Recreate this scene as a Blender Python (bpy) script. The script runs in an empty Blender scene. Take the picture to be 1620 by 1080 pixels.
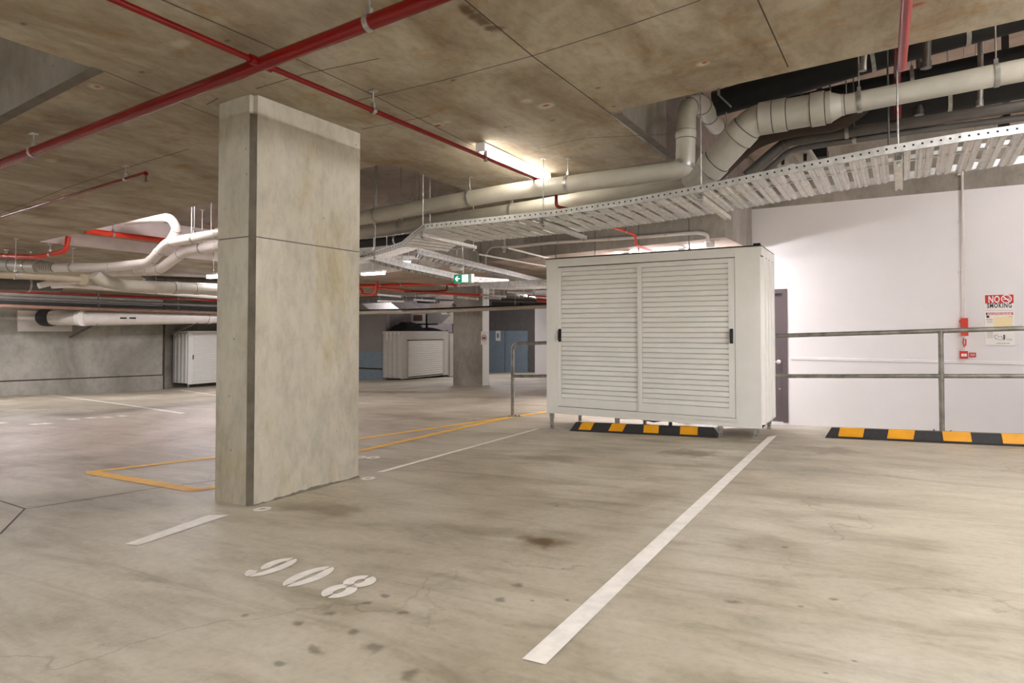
import bpy, math, random
from mathutils import Vector, Matrix
random.seed(7)
SC = bpy.context.scene
COL = SC.collection

# ------------------------------------------------------------------ camera, world, exposure
FPX = 994.0; YAW = math.radians(30.5); PITCH = math.radians(1.4); HOR = 522.0
CY = HOR - FPX*math.tan(PITCH); CAMZ = 1.0
cam = bpy.data.objects.new('camera', bpy.data.cameras.new('camera')); COL.objects.link(cam)
cam.location = (0, 0, CAMZ); cam.rotation_euler = (math.pi/2+PITCH, 0, YAW)
cam.data.sensor_fit = 'HORIZONTAL'; cam.data.sensor_width = 36; cam.data.lens = FPX/1620*36
cam.data.shift_y = (CY-540)/1620; cam.data.clip_start = .05; cam.data.clip_end = 200
SC.camera = cam
w = bpy.data.worlds.new('world'); SC.world = w; w.use_nodes = True
w.node_tree.nodes['Background'].inputs[0].default_value = (1, .96, .9, 1)
w.node_tree.nodes['Background'].inputs[1].default_value = .15
SC.view_settings.view_transform = 'Standard'; SC.view_settings.look = 'None'
SC.view_settings.gamma = 1; SC.view_settings.exposure = 2.1

# ------------------------------------------------------------------ geometry of the place
_F = Vector((-math.sin(YAW)*math.cos(PITCH), math.cos(YAW)*math.cos(PITCH), math.sin(PITCH)))
_U = Vector((math.sin(YAW)*math.sin(PITCH), -math.cos(YAW)*math.sin(PITCH), math.cos(PITCH)))
_R = Vector((math.cos(YAW), math.sin(YAW), 0)); EYE = Vector((0, 0, CAMZ))
def clamp(a, b, c): return max(b, min(c, a))
def fz(x, y):      # the sloping car park floor
    return .0373*x-.006*y-.0008*max(0, y-7)**2+.0042*max(0, -x-8)*clamp(9.3-y, -.7, 2.5)
def cz(x, y):      # soffit of the low slab, 2.72 m above the floor
    return 2.72+.0373*x-.006*y
def ray(u, v): return _F*FPX+_R*(u-810)+_U*(CY-v)
def hit(u, v, fn, off=0.0):
    D = ray(u, v); g = lambda t: CAMZ+D.z*t-fn(D.x*t, D.y*t)-off
    s = g(.0005); t = .0005
    while t < .2:
        if g(t*1.002)*s < 0: break
        t *= 1.002
    a, b = t, t*1.002
    for i in range(30):
        m = (a+b)/2
        if g(m)*s > 0: a = m
        else: b = m
    return EYE+D*a
def PF(u, v, off=0.0): return hit(u, v, fz, off)
def PC(u, v, off=0.0): return hit(u, v, cz, off)
def PY(u, v, Y): D = ray(u, v); return EYE+D*(Y/D.y)
def PX(u, v, X): D = ray(u, v); return EYE+D*(X/D.x)
def PZ(u, v, z): D = ray(u, v); return EYE+D*((z-CAMZ)/D.z)
def hi_at(x, y):   # whichever slab hangs over a point
    if y < 4.38: return cz(x, y)
    if -3.9 < x < -1.76 and y < 5.85: return cz(x, y)
    if x > -1.76: return cz(x, y)+1.12
    if x < -10.65 and y < 16: return cz(x, y)
    if x < -10.1 and y < 16: return cz(x, y)+.19
    return cz(x, y)+.45

# ------------------------------------------------------------------ materials
def srgb(r, g, b):
    f = lambda c: c/12.92 if c <= .04045 else ((c+.055)/1.055)**2.4
    return (f(r/255), f(g/255), f(b/255), 1)
MATS = {}
def newmat(name):
    m = bpy.data.materials.new(name); m.use_nodes = True; MATS[name] = m
    return m, m.node_tree, m.node_tree.nodes['Principled BSDF']
def nd(nt, t, **kw):
    n = nt.nodes.new(t)
    for k, v in kw.items():
        if k.startswith('i_'):
            n.inputs[int(k[2:]) if k[2:].isdigit() else k[2:]].default_value = v
        else: setattr(n, k, v)
    return n
def ramp(nt, fac, stops):
    r = nt.nodes.new('ShaderNodeValToRGB'); e = r.color_ramp.elements
    while len(e) < len(stops): e.new(.5)
    for i, (p, c) in enumerate(stops):
        e[i].position = p; e[i].color = c if len(c) == 4 else (*c, 1)
    nt.links.new(fac, r.inputs[0]); return r.outputs[0]
def mixc(nt, fac, a, b, mode='MIX'):
    m = nt.nodes.new('ShaderNodeMix'); m.data_type = 'RGBA'; m.blend_type = mode
    for s, x in ((0, fac), (6, a), (7, b)):
        if hasattr(x, 'default_value') or hasattr(x, 'links'): nt.links.new(x, m.inputs[s])
        else: m.inputs[s].default_value = x
    return m.outputs[2]
def coords(nt, scale=(1, 1, 1), world=True):
    mp = nd(nt, 'ShaderNodeMapping'); mp.inputs['Scale'].default_value = scale
    if world:
        g = nd(nt, 'ShaderNodeNewGeometry'); nt.links.new(g.outputs['Position'], mp.inputs[0])
    else:
        g = nd(nt, 'ShaderNodeTexCoord'); nt.links.new(g.outputs['Object'], mp.inputs[0])
    return mp.outputs[0]
def noise(nt, vec, scale, detail=6, rough=.6, dist=0.0):
    n = nd(nt, 'ShaderNodeTexNoise'); nt.links.new(vec, n.inputs['Vector'])
    n.inputs['Scale'].default_value = scale; n.inputs['Detail'].default_value = detail
    n.inputs['Roughness'].default_value = rough; n.inputs['Distortion'].default_value = dist
    return n.outputs['Fac']
def bump(nt, bs, h, strength=.2, dist=.01):
    b = nd(nt, 'ShaderNodeBump'); b.inputs['Strength'].default_value = strength
    b.inputs['Distance'].default_value = dist
    nt.links.new(h, b.inputs['Height']); nt.links.new(b.outputs[0], bs.inputs['Normal'])
def plain(name, rgb, rough=.5, metal=0.0, var=.06, emit=0.0, vscale=6):
    m, nt, bs = newmat(name); c = srgb(*rgb)
    v = coords(nt, world=False); n = noise(nt, v, vscale)
    lo = tuple(x*(1-var*2) for x in c[:3]); hi = tuple(min(1, x*(1+var)) for x in c[:3])
    nt.links.new(ramp(nt, n, [(.35, lo), (.62, hi)]), bs.inputs['Base Color'])
    bs.inputs['Roughness'].default_value = rough; bs.inputs['Metallic'].default_value = metal
    if emit: bs.inputs['Emission Color'].default_value = c; bs.inputs['Emission Strength'].default_value = emit
    return m
def lamp(name, rgb, s):
    m, nt, bs = newmat(name); c = srgb(*rgb)
    bs.inputs['Base Color'].default_value = c; bs.inputs['Emission Color'].default_value = c
    bs.inputs['Emission Strength'].default_value = s; return m
def spots(nt, pos, lst, warp=.25, ws=5):
    """list of (x,y,rx,ry,strength) soft stains lying on a floor or soffit -> 0..1"""
    nv = nd(nt, 'ShaderNodeTexNoise'); nt.links.new(pos, nv.inputs['Vector']); nv.inputs['Scale'].default_value = ws
    nv.inputs['Detail'].default_value = 5
    sub = nd(nt, 'ShaderNodeVectorMath', operation='SUBTRACT'); nt.links.new(nv.outputs['Color'], sub.inputs[0]); sub.inputs[1].default_value = (.5, .5, .5)
    out = None
    for (x, y, rx, ry, s) in lst:
        sc = nd(nt, 'ShaderNodeVectorMath', operation='SCALE'); nt.links.new(sub.outputs[0], sc.inputs[0]); sc.inputs['Scale'].default_value = warp*8*min(rx, ry)
        ad = nd(nt, 'ShaderNodeVectorMath', operation='ADD'); nt.links.new(pos, ad.inputs[0]); nt.links.new(sc.outputs[0], ad.inputs[1])
        s2 = nd(nt, 'ShaderNodeVectorMath', operation='SUBTRACT'); nt.links.new(ad.outputs[0], s2.inputs[0]); s2.inputs[1].default_value = (x, y, 0)
        ml = nd(nt, 'ShaderNodeVectorMath', operation='MULTIPLY'); nt.links.new(s2.outputs[0], ml.inputs[0]); ml.inputs[1].default_value = (1/rx, 1/ry, 0)
        ln = nd(nt, 'ShaderNodeVectorMath', operation='LENGTH'); nt.links.new(ml.outputs[0], ln.inputs[0])
        mr = nd(nt, 'ShaderNodeMapRange', interpolation_type='SMOOTHSTEP'); nt.links.new(ln.outputs['Value'], mr.inputs[0])
        mr.inputs[1].default_value = 1.0; mr.inputs[2].default_value = .25; mr.inputs[3].default_value = 0; mr.inputs[4].default_value = s
        if out is None: out = mr.outputs[0]
        else:
            mx = nd(nt, 'ShaderNodeMath', operation='MAXIMUM'); nt.links.new(out, mx.inputs[0]); nt.links.new(mr.outputs[0], mx.inputs[1]); out = mx.outputs[0]
    return out

def concrete(name, dark, mid, light, rough=.85, sc=1.0, stretch=(1, 1, 1), pits=True, bumps=.25, tint=None):
    m, nt, bs = newmat(name)
    v = coords(nt, stretch)
    n1 = noise(nt, v, .9*sc, 8, .62, .6)
    c = ramp(nt, n1, [(.32, srgb(*dark)), (.5, srgb(*mid)), (.68, srgb(*light))])
    n2 = noise(nt, v, 9*sc, 8, .7)
    c = mixc(nt, .55, c, ramp(nt, n2, [(.3, (.62, .62, .62)), (.55, (1, 1, 1)), (.8, (1.0, 1.0, 1.0))]), 'MULTIPLY')
    if pits:
        vo = nd(nt, 'ShaderNodeTexVoronoi', feature='F1'); nt.links.new(coords(nt), vo.inputs['Vector']); vo.inputs['Scale'].default_value = 7
        vo.inputs['Randomness'].default_value = 1
        p = ramp(nt, vo.outputs['Distance'], [(.035, (.35, .33, .3)), (.07, (1, 1, 1))])
        c = mixc(nt, .8, c, p, 'MULTIPLY')
    if tint: c = mixc(nt, ramp(nt, noise(nt, coords(nt, (1, 1, .3)), 3.1, 7, .7, .5), [(.52, (0, 0, 0)), (.68, (.8, .8, .8))]), c, mixc(nt, 1.0, c, srgb(*tint), 'MULTIPLY'))
    nt.links.new(c, bs.inputs['Base Color']); bs.inputs['Roughness'].default_value = rough
    bump(nt, bs, n2, bumps, .006)
    return m, nt, bs, c

# floor: polished worn slab
def floor_mat():
    m, nt, bs = newmat('floor_concrete')
    v = coords(nt); vs = coords(nt, (.55, 1.9, 1))
    n1 = noise(nt, v, .55, 8, .6, .8); n2 = noise(nt, vs, 2.4, 9, .68, .4); n3 = noise(nt, v, 28, 6, .7)
    c = ramp(nt, n1, [(.3, srgb(158, 147, 126)), (.5, srgb(187, 178, 158)), (.7, srgb(206, 199, 183))])
    c = mixc(nt, .8, c, ramp(nt, n2, [(.32, (.54, .5, .42)), (.5, (.94, .93, .9)), (.66, (1.12, 1.12, 1.12))]), 'MULTIPLY')
    c = mixc(nt, .35, c, ramp(nt, n3, [(.35, (.7, .68, .65)), (.55, (1, 1, 1))]), 'MULTIPLY')
    # worn tyre arcs across the bays
    vt = coords(nt, (.18, 3.0, 1)); nt_ = noise(nt, vt, 1.6, 5, .6, 1.2)
    c = mixc(nt, .8, c, ramp(nt, nt_, [(.3, (.78, .74, .68)), (.42, (1, 1, 1))]), 'MULTIPLY')
    # lilac-grey tint over the aisle left of the column
    pos = nd(nt, 'ShaderNodeNewGeometry').outputs['Position']
    al = spots(nt, pos, [(-8.5, 4.6, 5.2, 4.2, .45)], .05, .6)
    c = mixc(nt, al, c, mixc(nt, 1.0, c, srgb(244, 226, 240), 'MULTIPLY'))
    oil = spots(nt, pos, STAINS, .22, 6)
    c = mixc(nt, oil, c, mixc(nt, 1.0, c, srgb(150, 126, 90), 'MULTIPLY'))
    drip = spots(nt, pos, DRIPS, .3, 14)
    c = mixc(nt, drip, c, mixc(nt, 1.0, c, srgb(120, 112, 104), 'MULTIPLY'))
    # small spatter
    vo = nd(nt, 'ShaderNodeTexVoronoi', feature='F1'); nt.links.new(coords(nt, (1.4, 1.9, 1)), vo.inputs['Vector']); vo.inputs['Scale'].default_value = 3.1
    sp = ramp(nt, vo.outputs['Distance'], [(.02, (.42, .4, .37)), (.05, (1, 1, 1))])
    gate = ramp(nt, noise(nt, v, .8, 3), [(.48, (0, 0, 0)), (.56, (1, 1, 1))])
    c = mixc(nt, gate, c, mixc(nt, 1.0, c, sp, 'MULTIPLY'))
    # hairline cracks
    ve = nd(nt, 'ShaderNodeTexVoronoi', feature='DISTANCE_TO_EDGE'); ve.inputs['Scale'].default_value = .55
    wv = nd(nt, 'ShaderNodeVectorMath', operation='ADD'); nn = nd(nt, 'ShaderNodeTexNoise'); nt.links.new(v, nn.inputs['Vector']); nn.inputs['Scale'].default_value = 2.2; nn.inputs['Detail'].default_value = 8
    nt.links.new(v, wv.inputs[0]); nt.links.new(nn.outputs['Color'], wv.inputs[1]); nt.links.new(wv.outputs[0], ve.inputs['Vector'])
    cr = ramp(nt, ve.outputs['Distance'], [(.001, (.7, .68, .64)), (.008, (1, 1, 1))])
    g2 = ramp(nt, noise(nt, v, .45, 3), [(.45, (0, 0, 0)), (.55, (.8, .8, .8))])
    c = mixc(nt, g2, c, mixc(nt, 1.0, c, cr, 'MULTIPLY'))
    nt.links.new(c, bs.inputs['Base Color'])
    r = ramp(nt, n2, [(.3, (.42, .42, .42)), (.7, (.6, .6, .6))]); nt.links.new(r, bs.inputs['Roughness'])
    bump(nt, bs, n3, .08, .003)
    return m
def _xy(u, v): p = PF(u, v); return (p.x, p.y)
STAINS = [(*_xy(868, 858), .2, .17, 1.0), (*_xy(1085, 716), .35, .3, .6), (*_xy(530, 805), .35, .22, .5), (*_xy(1215, 862), .3, .2, .35),
          (*_xy(1310, 712), .45, .3, .5), (*_xy(880, 725), .5, .25, .4), (*_xy(480, 800), .3, .2, .4), (*_xy(100, 655), 1.2, .5, .35),
          (*_xy(640, 660), 1.2, .35, .4), (*_xy(620, 620), 2.5, .5, .5), (*_xy(770, 628), 1.2, .5, .4)]
DRIPS = [(*_xy(u, v), r*.75, r*.6, .6) for (u, v, r) in [(388, 973, .03), (790, 948, .05), (818, 925, .05), (840, 950, .02), (897, 949, .02), (580, 953, .04), (520, 970, .05), (470, 985, .04),
          (560, 1000, .05), (590, 1025, .07), (500, 1028, .07), (610, 942, .04), (440, 1050, .04), (640, 968, .04), (1160, 952, .05), (1265, 958, .02), (1320, 948, .03), (650, 1067, .06), (880, 800, .03), (1240, 865, .03), (60, 686, .1), (150, 752, .07)]]
M_FLOOR = floor_mat()
M_CEIL, *_ = concrete('soffit_concrete', (136, 120, 98), (165, 153, 133), (185, 176, 159), sc=1.4, stretch=(1.6, .8, 1), pits=False, bumps=.15, tint=(236, 214, 178))
def _ceil_extra():
    nt = M_CEIL.node_tree; bs = nt.nodes['Principled BSDF']; c = bs.inputs['Base Color'].links[0].from_socket
    g = nd(nt, 'ShaderNodeNewGeometry').outputs['Position']
    def cx(u, v): p = PC(u, v); return (p.x, p.y)
    leak = [(*cx(740, 15), .05, .1, .8), (*cx(752, 26), .05, .08, .8), (*cx(765, 34), .06, .07, .8), (*cx(780, 45), .06, .06, .8)]
    c = mixc(nt, spots(nt, g, leak, .25, 9), c, srgb(84, 60, 34))
    ringp = [(*cx(864, 167), .09, .07, .75), (*cx(835, 160), .07, .06, .5), (*cx(692, 198), .08, .06, .6), (*cx(708, 193), .06, .05, .6), (*cx(1113, 101), .06, .05, .8), (*cx(152, 137), .07, .06, .7), (*cx(285, 70), .09, .06, .6), (*cx(80, 254), .1, .07, .4)]
    c = mixc(nt, spots(nt, g, ringp, .12, 9), c, srgb(205, 198, 182))
    rust = [(*cx(864, 167), .045, .03, 1), (*cx(692, 199), .045, .03, 1), (*cx(1115, 99), .03, .025, 1), (*cx(154, 137), .035, .028, .8), (*cx(1452, 7), .05, .03, .9)]
    c = mixc(nt, spots(nt, g, rust, .1, 9), c, srgb(150, 74, 36))
    pit = [(*cx(u, v), .03, .022, .8) for (u, v) in [(717, 127), (874, 190), (946, 139), (971, 168), (800, 201), (38, 38), (224, 114), (360, 65)]]
    c = mixc(nt, spots(nt, g, pit, .15, 9), c, srgb(96, 84, 66))
    nt.links.new(c, bs.inputs['Base Color'])
_ceil_extra()
M_SHAFT, *_ = concrete('shaft_soffit_concrete', (142, 124, 110), (174, 154, 138), (192, 172, 155), sc=.8, pits=False)
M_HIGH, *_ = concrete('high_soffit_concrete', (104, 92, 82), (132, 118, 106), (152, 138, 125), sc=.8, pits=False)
M_COL, _nt, _bs, _c = concrete('column_concrete', (166, 159, 142), (188, 181, 163), (202, 196, 179), sc=1.6, stretch=(1, 1, .45), bumps=.3, tint=(238, 226, 196))
M_BEAM, *_ = concrete('beam_concrete', (128, 120, 108), (155, 148, 136), (176, 168, 156), sc=1.2, stretch=(1, 1, .6))
M_WALLC, *_ = concrete('wall_concrete', (138, 134, 122), (163, 159, 148), (184, 180, 168), sc=.7, stretch=(1, 1, .8), bumps=.1)
M_WHITE = plain('white_wall_paint', (232, 229, 226), .75, var=.012, vscale=1.2)
M_GREYW = plain('grey_wall_paint', (150, 143, 138), .8, var=.04, vscale=1.5)
M_BEAMW = plain('white_beam_paint', (228, 216, 212), .8, var=.03)
M_JOINT = plain('joint_dark', (70, 60, 48), .95)
M_JOINT2 = plain('floor_joint_dark', (92, 82, 72), .95)
M_STRIP = plain('slab_lip_concrete', (112, 104, 94), .9, var=.1)
M_CORNER = plain('corner_fillet_concrete', (104, 96, 82), .9, var=.15)
M_BLACK = plain('black_lagging', (20, 19, 18), .75, var=.2)
M_DARKPIPE = plain('dark_grey_pipe', (88, 83, 78), .38, var=.1)
M_PVC = plain('grey_plastic_pipe', (186, 181, 166), .42, var=.04)
M_PVCW = plain('pale_plastic_pipe', (216, 208, 200), .42, var=.03)
M_BEIGE = plain('beige_pipe', (186, 174, 150), .45, var=.05)
M_RED = plain('red_pipe_paint', (120, 6, 6), .2, var=.06)
M_DULL = plain('dull_red_paint', (134, 22, 16), .35, var=.06)
M_ORED = plain('orange_red_paint', (214, 56, 30), .35, var=.05)
M_GALV = plain('galvanised_steel', (176, 174, 168), .38, metal=.75, var=.12, vscale=22)
M_GALVD = plain('galvanised_tray', (214, 211, 206), .36, metal=.6, var=.07, vscale=14)
M_GALVF = plain('galvanised_tray_rail', (200, 199, 193), .45, metal=.2, var=.1, vscale=20)
M_CHAN = plain('galvanised_channel', (222, 219, 212), .45, metal=.2, var=.08, vscale=20)
M_RAIL = plain('galvanised_rail', (150, 147, 138), .42, metal=.6, var=.16, vscale=12)
M_CREAM = plain('cream_powdercoat', (240, 238, 230), .38, var=.01)
M_CREAM2 = plain('grey_powdercoat', (200, 195, 186), .45, var=.02)
M_SLOT = plain('shadow_slot', (26, 24, 22), .9)
M_PLASTIC = plain('black_plastic', (18, 18, 20), .3, var=.1)
M_RUBBER = plain('black_rubber', (48, 46, 46), .62, var=.14, vscale=60)
M_YELLOW = plain('yellow_reflective', (238, 166, 8), .5, var=.05)
M_PAINTW = plain('white_line_paint', (240, 234, 224), .65, var=.05, vscale=14)
M_PAINTY = plain('yellow_line_paint', (244, 186, 66), .6, var=.05, vscale=14)
M_DOOR = plain('mauve_door_paint', (98, 86, 87), .5, var=.02)
M_BLUE = plain('blue_grey_paint', (134, 150, 160), .55, var=.04)
M_SIGNR = plain('sign_red', (200, 42, 34), .4, var=.01)
M_SIGNW = plain('sign_white', (240, 236, 228), .45, var=.01)
M_SIGNK = plain('sign_black', (28, 26, 26), .5)
M_SIGNY = plain('sign_yellow', (238, 222, 170), .5, var=.01)
M_COPPER = plain('brown_pipe', (122, 92, 74), .5, var=.08)
M_GREEN = lamp('exit_green', (6, 110, 78), .3)
M_EXITW = lamp('exit_white', (225, 255, 246), .6)
M_LAMP = lamp('lamp_diffuser', (246, 248, 255), 50.0)
M_LAMPS = lamp('lamp_diffuser_soft', (255, 248, 250), 4.0)
M_LAMPH = lamp('lamp_diffuser_half', (255, 247, 252), 20.0)
M_LAMPN = lamp('lamp_diffuser_near', (255, 250, 240), 9.0)
M_LAMPC = lamp('lamp_diffuser_cool', (250, 246, 255), 42.0)
M_FIX = plain('white_fitting', (232, 230, 226), .4, var=.01)

# ------------------------------------------------------------------ mesh helpers
class MB:
    def __init__(s): s.v = []; s.f = []; s.mi = []; s.mats = []; s.sm = []
    def m(s, mat):
        if mat not in s.mats: s.mats.append(mat)
        return s.mats.index(mat)
    def add(s, vs, fs, mat, smooth=False):
        o = len(s.v); s.v += [Vector(x) for x in vs]; k = s.m(mat)
        for f in fs: s.f.append([i+o for i in f]); s.mi.append(k); s.sm.append(smooth)
    def box(s, a, b, mat, M=None):
        x0, y0, z0 = a; x1, y1, z1 = b
        vs = [(x0, y0, z0), (x1, y0, z0), (x1, y1, z0), (x0, y1, z0), (x0, y0, z1), (x1, y0, z1), (x1, y1, z1), (x0, y1, z1)]
        if M is not None: vs = [M@Vector(q) for q in vs]
        s.add(vs, [(0, 3, 2, 1), (4, 5, 6, 7), (0, 1, 5, 4), (1, 2, 6, 5), (2, 3, 7, 6), (3, 0, 4, 7)], mat)
    def hexa(s, vs, mat): s.add(vs, [(0, 3, 2, 1), (4, 5, 6, 7), (0, 1, 5, 4), (1, 2, 6, 5), (2, 3, 7, 6), (3, 0, 4, 7)], mat)
    def bar(s, p, q, w_, h, mat, up=(0, 0, 1)):
        p = Vector(p); q = Vector(q); d = (q-p).normalized(); up = Vector(up)
        if abs(d.dot(up)) > .98: up = Vector((0, 1, 0))
        x = d.cross(up).normalized(); y = x.cross(d).normalized()
        vs = [c+x*a*w_/2+y*b*h/2 for c in (p, q) for a, b in ((-1, -1), (1, -1), (1, 1), (-1, 1))]
        s.add(vs, [(0, 1, 2, 3), (7, 6, 5, 4), (0, 4, 5, 1), (1, 5, 6, 2), (2, 6, 7, 3), (3, 7, 4, 0)], mat)
    def quad(s, pts, mat): s.add(pts, [tuple(range(len(pts)))], mat)
    def prism(s, poly, vec, mat):
        n = len(poly); vec = Vector(vec); vs = [Vector(p) for p in poly]+[Vector(p)+vec for p in poly]
        s.add(vs, [tuple(range(n))[::-1], tuple(range(n, 2*n))]+[(i, (i+1) % n, n+(i+1) % n, n+i) for i in range(n)], mat)
    def tube(s, pts, r, mat, seg=14, cap=True, rs=None):
        pts = [Vector(p) for p in pts]; n = len(pts); T = []
        for i in range(n):
            a = pts[max(0, i-1)]; b = pts[min(n-1, i+1)]; T.append((b-a).normalized())
        u = Vector((0, 0, 1)) if abs(T[0].z) < .9 else Vector((1, 0, 0))
        x = T[0].cross(u).normalized(); vs = []
        for i in range(n):
            x = (x-T[i]*x.dot(T[i])).normalized(); y = T[i].cross(x)
            rr = rs[i] if rs else r
            for k in range(seg):
                a = 2*math.pi*k/seg; vs.append(pts[i]+x*rr*math.cos(a)+y*rr*math.sin(a))
        fs = [(i*seg+k, i*seg+(k+1) % seg, (i+1)*seg+(k+1) % seg, (i+1)*seg+k) for i in range(n-1) for k in range(seg)]
        s.add(vs, fs, mat, True)
        if cap:
            s.add(vs[:seg], [tuple(range(seg))[::-1]], mat); s.add(vs[-seg:], [tuple(range(seg))], mat)
    def build(s, name, parent=None, origin=None):
        me = bpy.data.meshes.new(name)
        if parent is not None: O = Vector(parent['_o']) if '_o' in parent else Vector((0, 0, 0))
        elif origin is not None: O = Vector(origin)
        else:
            xs = [q.x for q in s.v]; ys = [q.y for q in s.v]; zs = [q.z for q in s.v]
            O = Vector(((min(xs)+max(xs))/2, (min(ys)+max(ys))/2, min(zs)))
        me.from_pydata([tuple(q-O) for q in s.v], [], s.f); me.update()
        for mt in s.mats: me.materials.append(mt)
        me.polygons.foreach_set('material_index', s.mi); me.polygons.foreach_set('use_smooth', s.sm)
        o = bpy.data.objects.new(name, me); COL.objects.link(o)
        if parent is not None: o.parent = parent
        else: o.location = O
        o['_o'] = tuple(O)
        return o
def tag(o, label, cat, group=None):
    o['label'] = label; o['category'] = cat
    if group: o['group'] = group
    return o
def thing(name, label, cat, loc, group=None, world=True):
    o = bpy.data.objects.new(name, None); COL.objects.link(o); o.location = loc; o.empty_display_size = .1
    o['_o'] = tuple(loc) if world else (0, 0, 0)
    return tag(o, label, cat, group)
def struct(o): o['kind'] = 'structure'; return o
def copy_tree(o, parent=None):
    c = o.copy(); COL.objects.link(c); c.parent = parent
    for ch in o.children: copy_tree(ch, c)
    return c
def rounded(pts, r=.08, n=5):
    pts = [Vector(p) for p in pts]; out = [pts[0]]
    for i in range(1, len(pts)-1):
        p, a, b = pts[i], pts[i-1], pts[i+1]
        d1 = (a-p); d2 = (b-p); rr = min(r, d1.length*.45, d2.length*.45); A = p+d1.normalized()*rr; B = p+d2.normalized()*rr
        for k in range(n+1):
            t = k/n; out.append(A*(1-t)**2+p*2*t*(1-t)+B*t*t)
    out.append(pts[-1]); return out
def along(pts, frac):
    pts = [Vector(p) for p in pts]; L = [(pts[i+1]-pts[i]).length for i in range(len(pts)-1)]; s = frac*sum(L)
    for i, l in enumerate(L):
        if s <= l or i == len(L)-1: return pts[i].lerp(pts[i+1], min(1, s/l)), (pts[i+1]-pts[i]).normalized()
        s -= l
def ringband(mb, c, d, r, wid, mat, seg=16):
    mb.tube([c-d*wid/2, c+d*wid/2], r, mat, seg, True)
def add_hanger(c, d, r, root, top=None, mat=None):
    mat = mat or M_GALV; mb = MB(); ringband(mb, c, d, r+.006, .03, mat)
    h = c+Vector((0, 0, r)); mb.box((h.x-.012, h.y-.012, h.z-.004), (h.x+.012, h.y+.012, h.z+.035), mat)
    zt = hi_at(h.x, h.y)+.004 if top is None else top
    if zt > h.z+.03:
        mb.tube([h+Vector((0, 0, .02)), Vector((h.x, h.y, zt))], .0055, mat, 6)
        mb.box((h.x-.025, h.y-.025, zt-.012), (h.x+.025, h.y+.025, zt), mat)
    return mb.build('hanger', root)
def pipe(name, label, pts, r, mat, cat='pipe', hang=(), col=(), er=None, group=None, seg=16, colmat=None, capend=False, hmat=None, top=None, plainmesh=False):
    path = rounded(pts, er if er else r*2.2)
    mb = MB(); mb.tube(path, r, mat, seg)
    if not hang and not col:
        return tag(mb.build(name), label, cat, group)
    root = thing(name, label, cat, path[0], group)
    mb.build('tube', root)
    for h in hang:
        c, d = along(path, h); add_hanger(c, d, r, root, top, hmat)
    for h in col:
        c, d = along(path, h); b = MB(); ringband(b, c, d, r*1.07, r*.8, colmat or mat, seg)
        for s_ in (-1, 1): ringband(b, c+d*s_*r*.42, d, r*1.03, .006, M_JOINT, seg)
        b.build('collar', root)
    return root

# ------------------------------------------------------------------ floor
mb = MB(); xs = [-30+i*.5 for i in range(int(36/.5)+1)]; ys = [-6+i*.5 for i in range(int(46/.5)+1)]
EDGE = 7.8
def in_pit(x, y): return x > -3.0 and y > EDGE-.05
ys = sorted(set(ys+[EDGE])); xs = sorted(set(xs+[-3.0]))
idx = {}; vs = []; fs = []
for i, x in enumerate(xs):
    for j, y in enumerate(ys): idx[i, j] = len(vs); vs.append((x, y, fz(x, y)))
for i in range(len(xs)-1):
    for j in range(len(ys)-1):
        if xs[i] >= -3.0 and ys[j] >= EDGE-1e-6: continue
        fs.append((idx[i, j], idx[i+1, j], idx[i+1, j+1], idx[i, j+1]))
mb.add(vs, fs, M_FLOOR, True)
# saw-cut joints in the slab
def fstrip(mb, px, wd, mat, off=.0015):
    P = [PF(*p) for p in px]
    for a, b in zip(P, P[1:]):
        n = max(1, int((b-a).length/.5)); d = (b-a).normalized(); s = Vector((-d.y, d.x, 0))*wd/2
        for k in range(n):
            p = a.lerp(b, k/n); q = a.lerp(b, (k+1)/n)
            mb.quad([Vector((c.x, c.y, fz(c.x, c.y)+off)) for c in (p-s, q-s, q+s, p+s)], mat)
for px in ([(0, 792), (40, 805), (240, 773), (341, 760)], [(40, 804), (0, 845)]): fstrip(mb, px, .012, M_JOINT2)
struct(mb.build('floor', origin=(0, 0, 0)))
# lower walkway floor behind the railing and the upstand of the slab edge
WX = 4.5; WY = 10.6
mb = MB(); mb.box((-3.0, EDGE, -.62), (WX, WY+.2, -.5), M_WALLC)
struct(mb.build('floor_walkway'))
mb = MB(); mb.prism([(-3.0, EDGE, fz(-3, EDGE)), (WX, EDGE, fz(WX, EDGE)), (WX, EDGE, -.62), (-3.0, EDGE, -.62)], (0, -.1, 0), M_BEAM)
struct(mb.build('trim_1'))
mb = MB(); mb.box((-3.1, EDGE, -.62), (-3.0, WY, -.2), M_BEAM); struct(mb.build('trim_2'))

# ------------------------------------------------------------------ ceiling
def slab(mb, x0, x1, y0, y1, off, top, mat, side=None):
    z = lambda x, y: cz(x, y)+off
    b = [(x0, y0, z(x0, y0)), (x1, y0, z(x1, y0)), (x1, y1, z(x1, y1)), (x0, y1, z(x0, y1))]
    t = [(x, y, cz(x, y)+top) for (x, y, _) in b]
    mb.add(b, [(0, 3, 2, 1)], mat)
    mb.add(b+t, [(4, 5, 6, 7), (0, 1, 5, 4), (1, 2, 6, 5), (2, 3, 7, 6), (3, 0, 4, 7)], side or mat)
XO, YO = -4.03, 1.99
mb = MB(); HT = 1.4
slab(mb, XO, 6, -6, 4.4, 0, HT, M_CEIL, M_BEAM)
slab(mb, -30, XO, YO, 4.4, 0, HT, M_CEIL, M_BEAM)
slab(mb, -30, -9.5, -6, YO, 0, HT, M_CEIL, M_BEAM)
slab(mb, -9.5, XO, -6, -3.5, 0, HT, M_CEIL, M_BEAM)
slab(mb, -9.5, XO, -3.5, YO, .62, HT, M_CEIL)
slab(mb, -3.93, -1.75, 4.4, 5.87, 0, HT, M_CEIL, M_BEAM)
slab(mb, -30, -10.65, 4.4, 16, 0, HT, M_CEIL, M_BEAMW)
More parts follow.
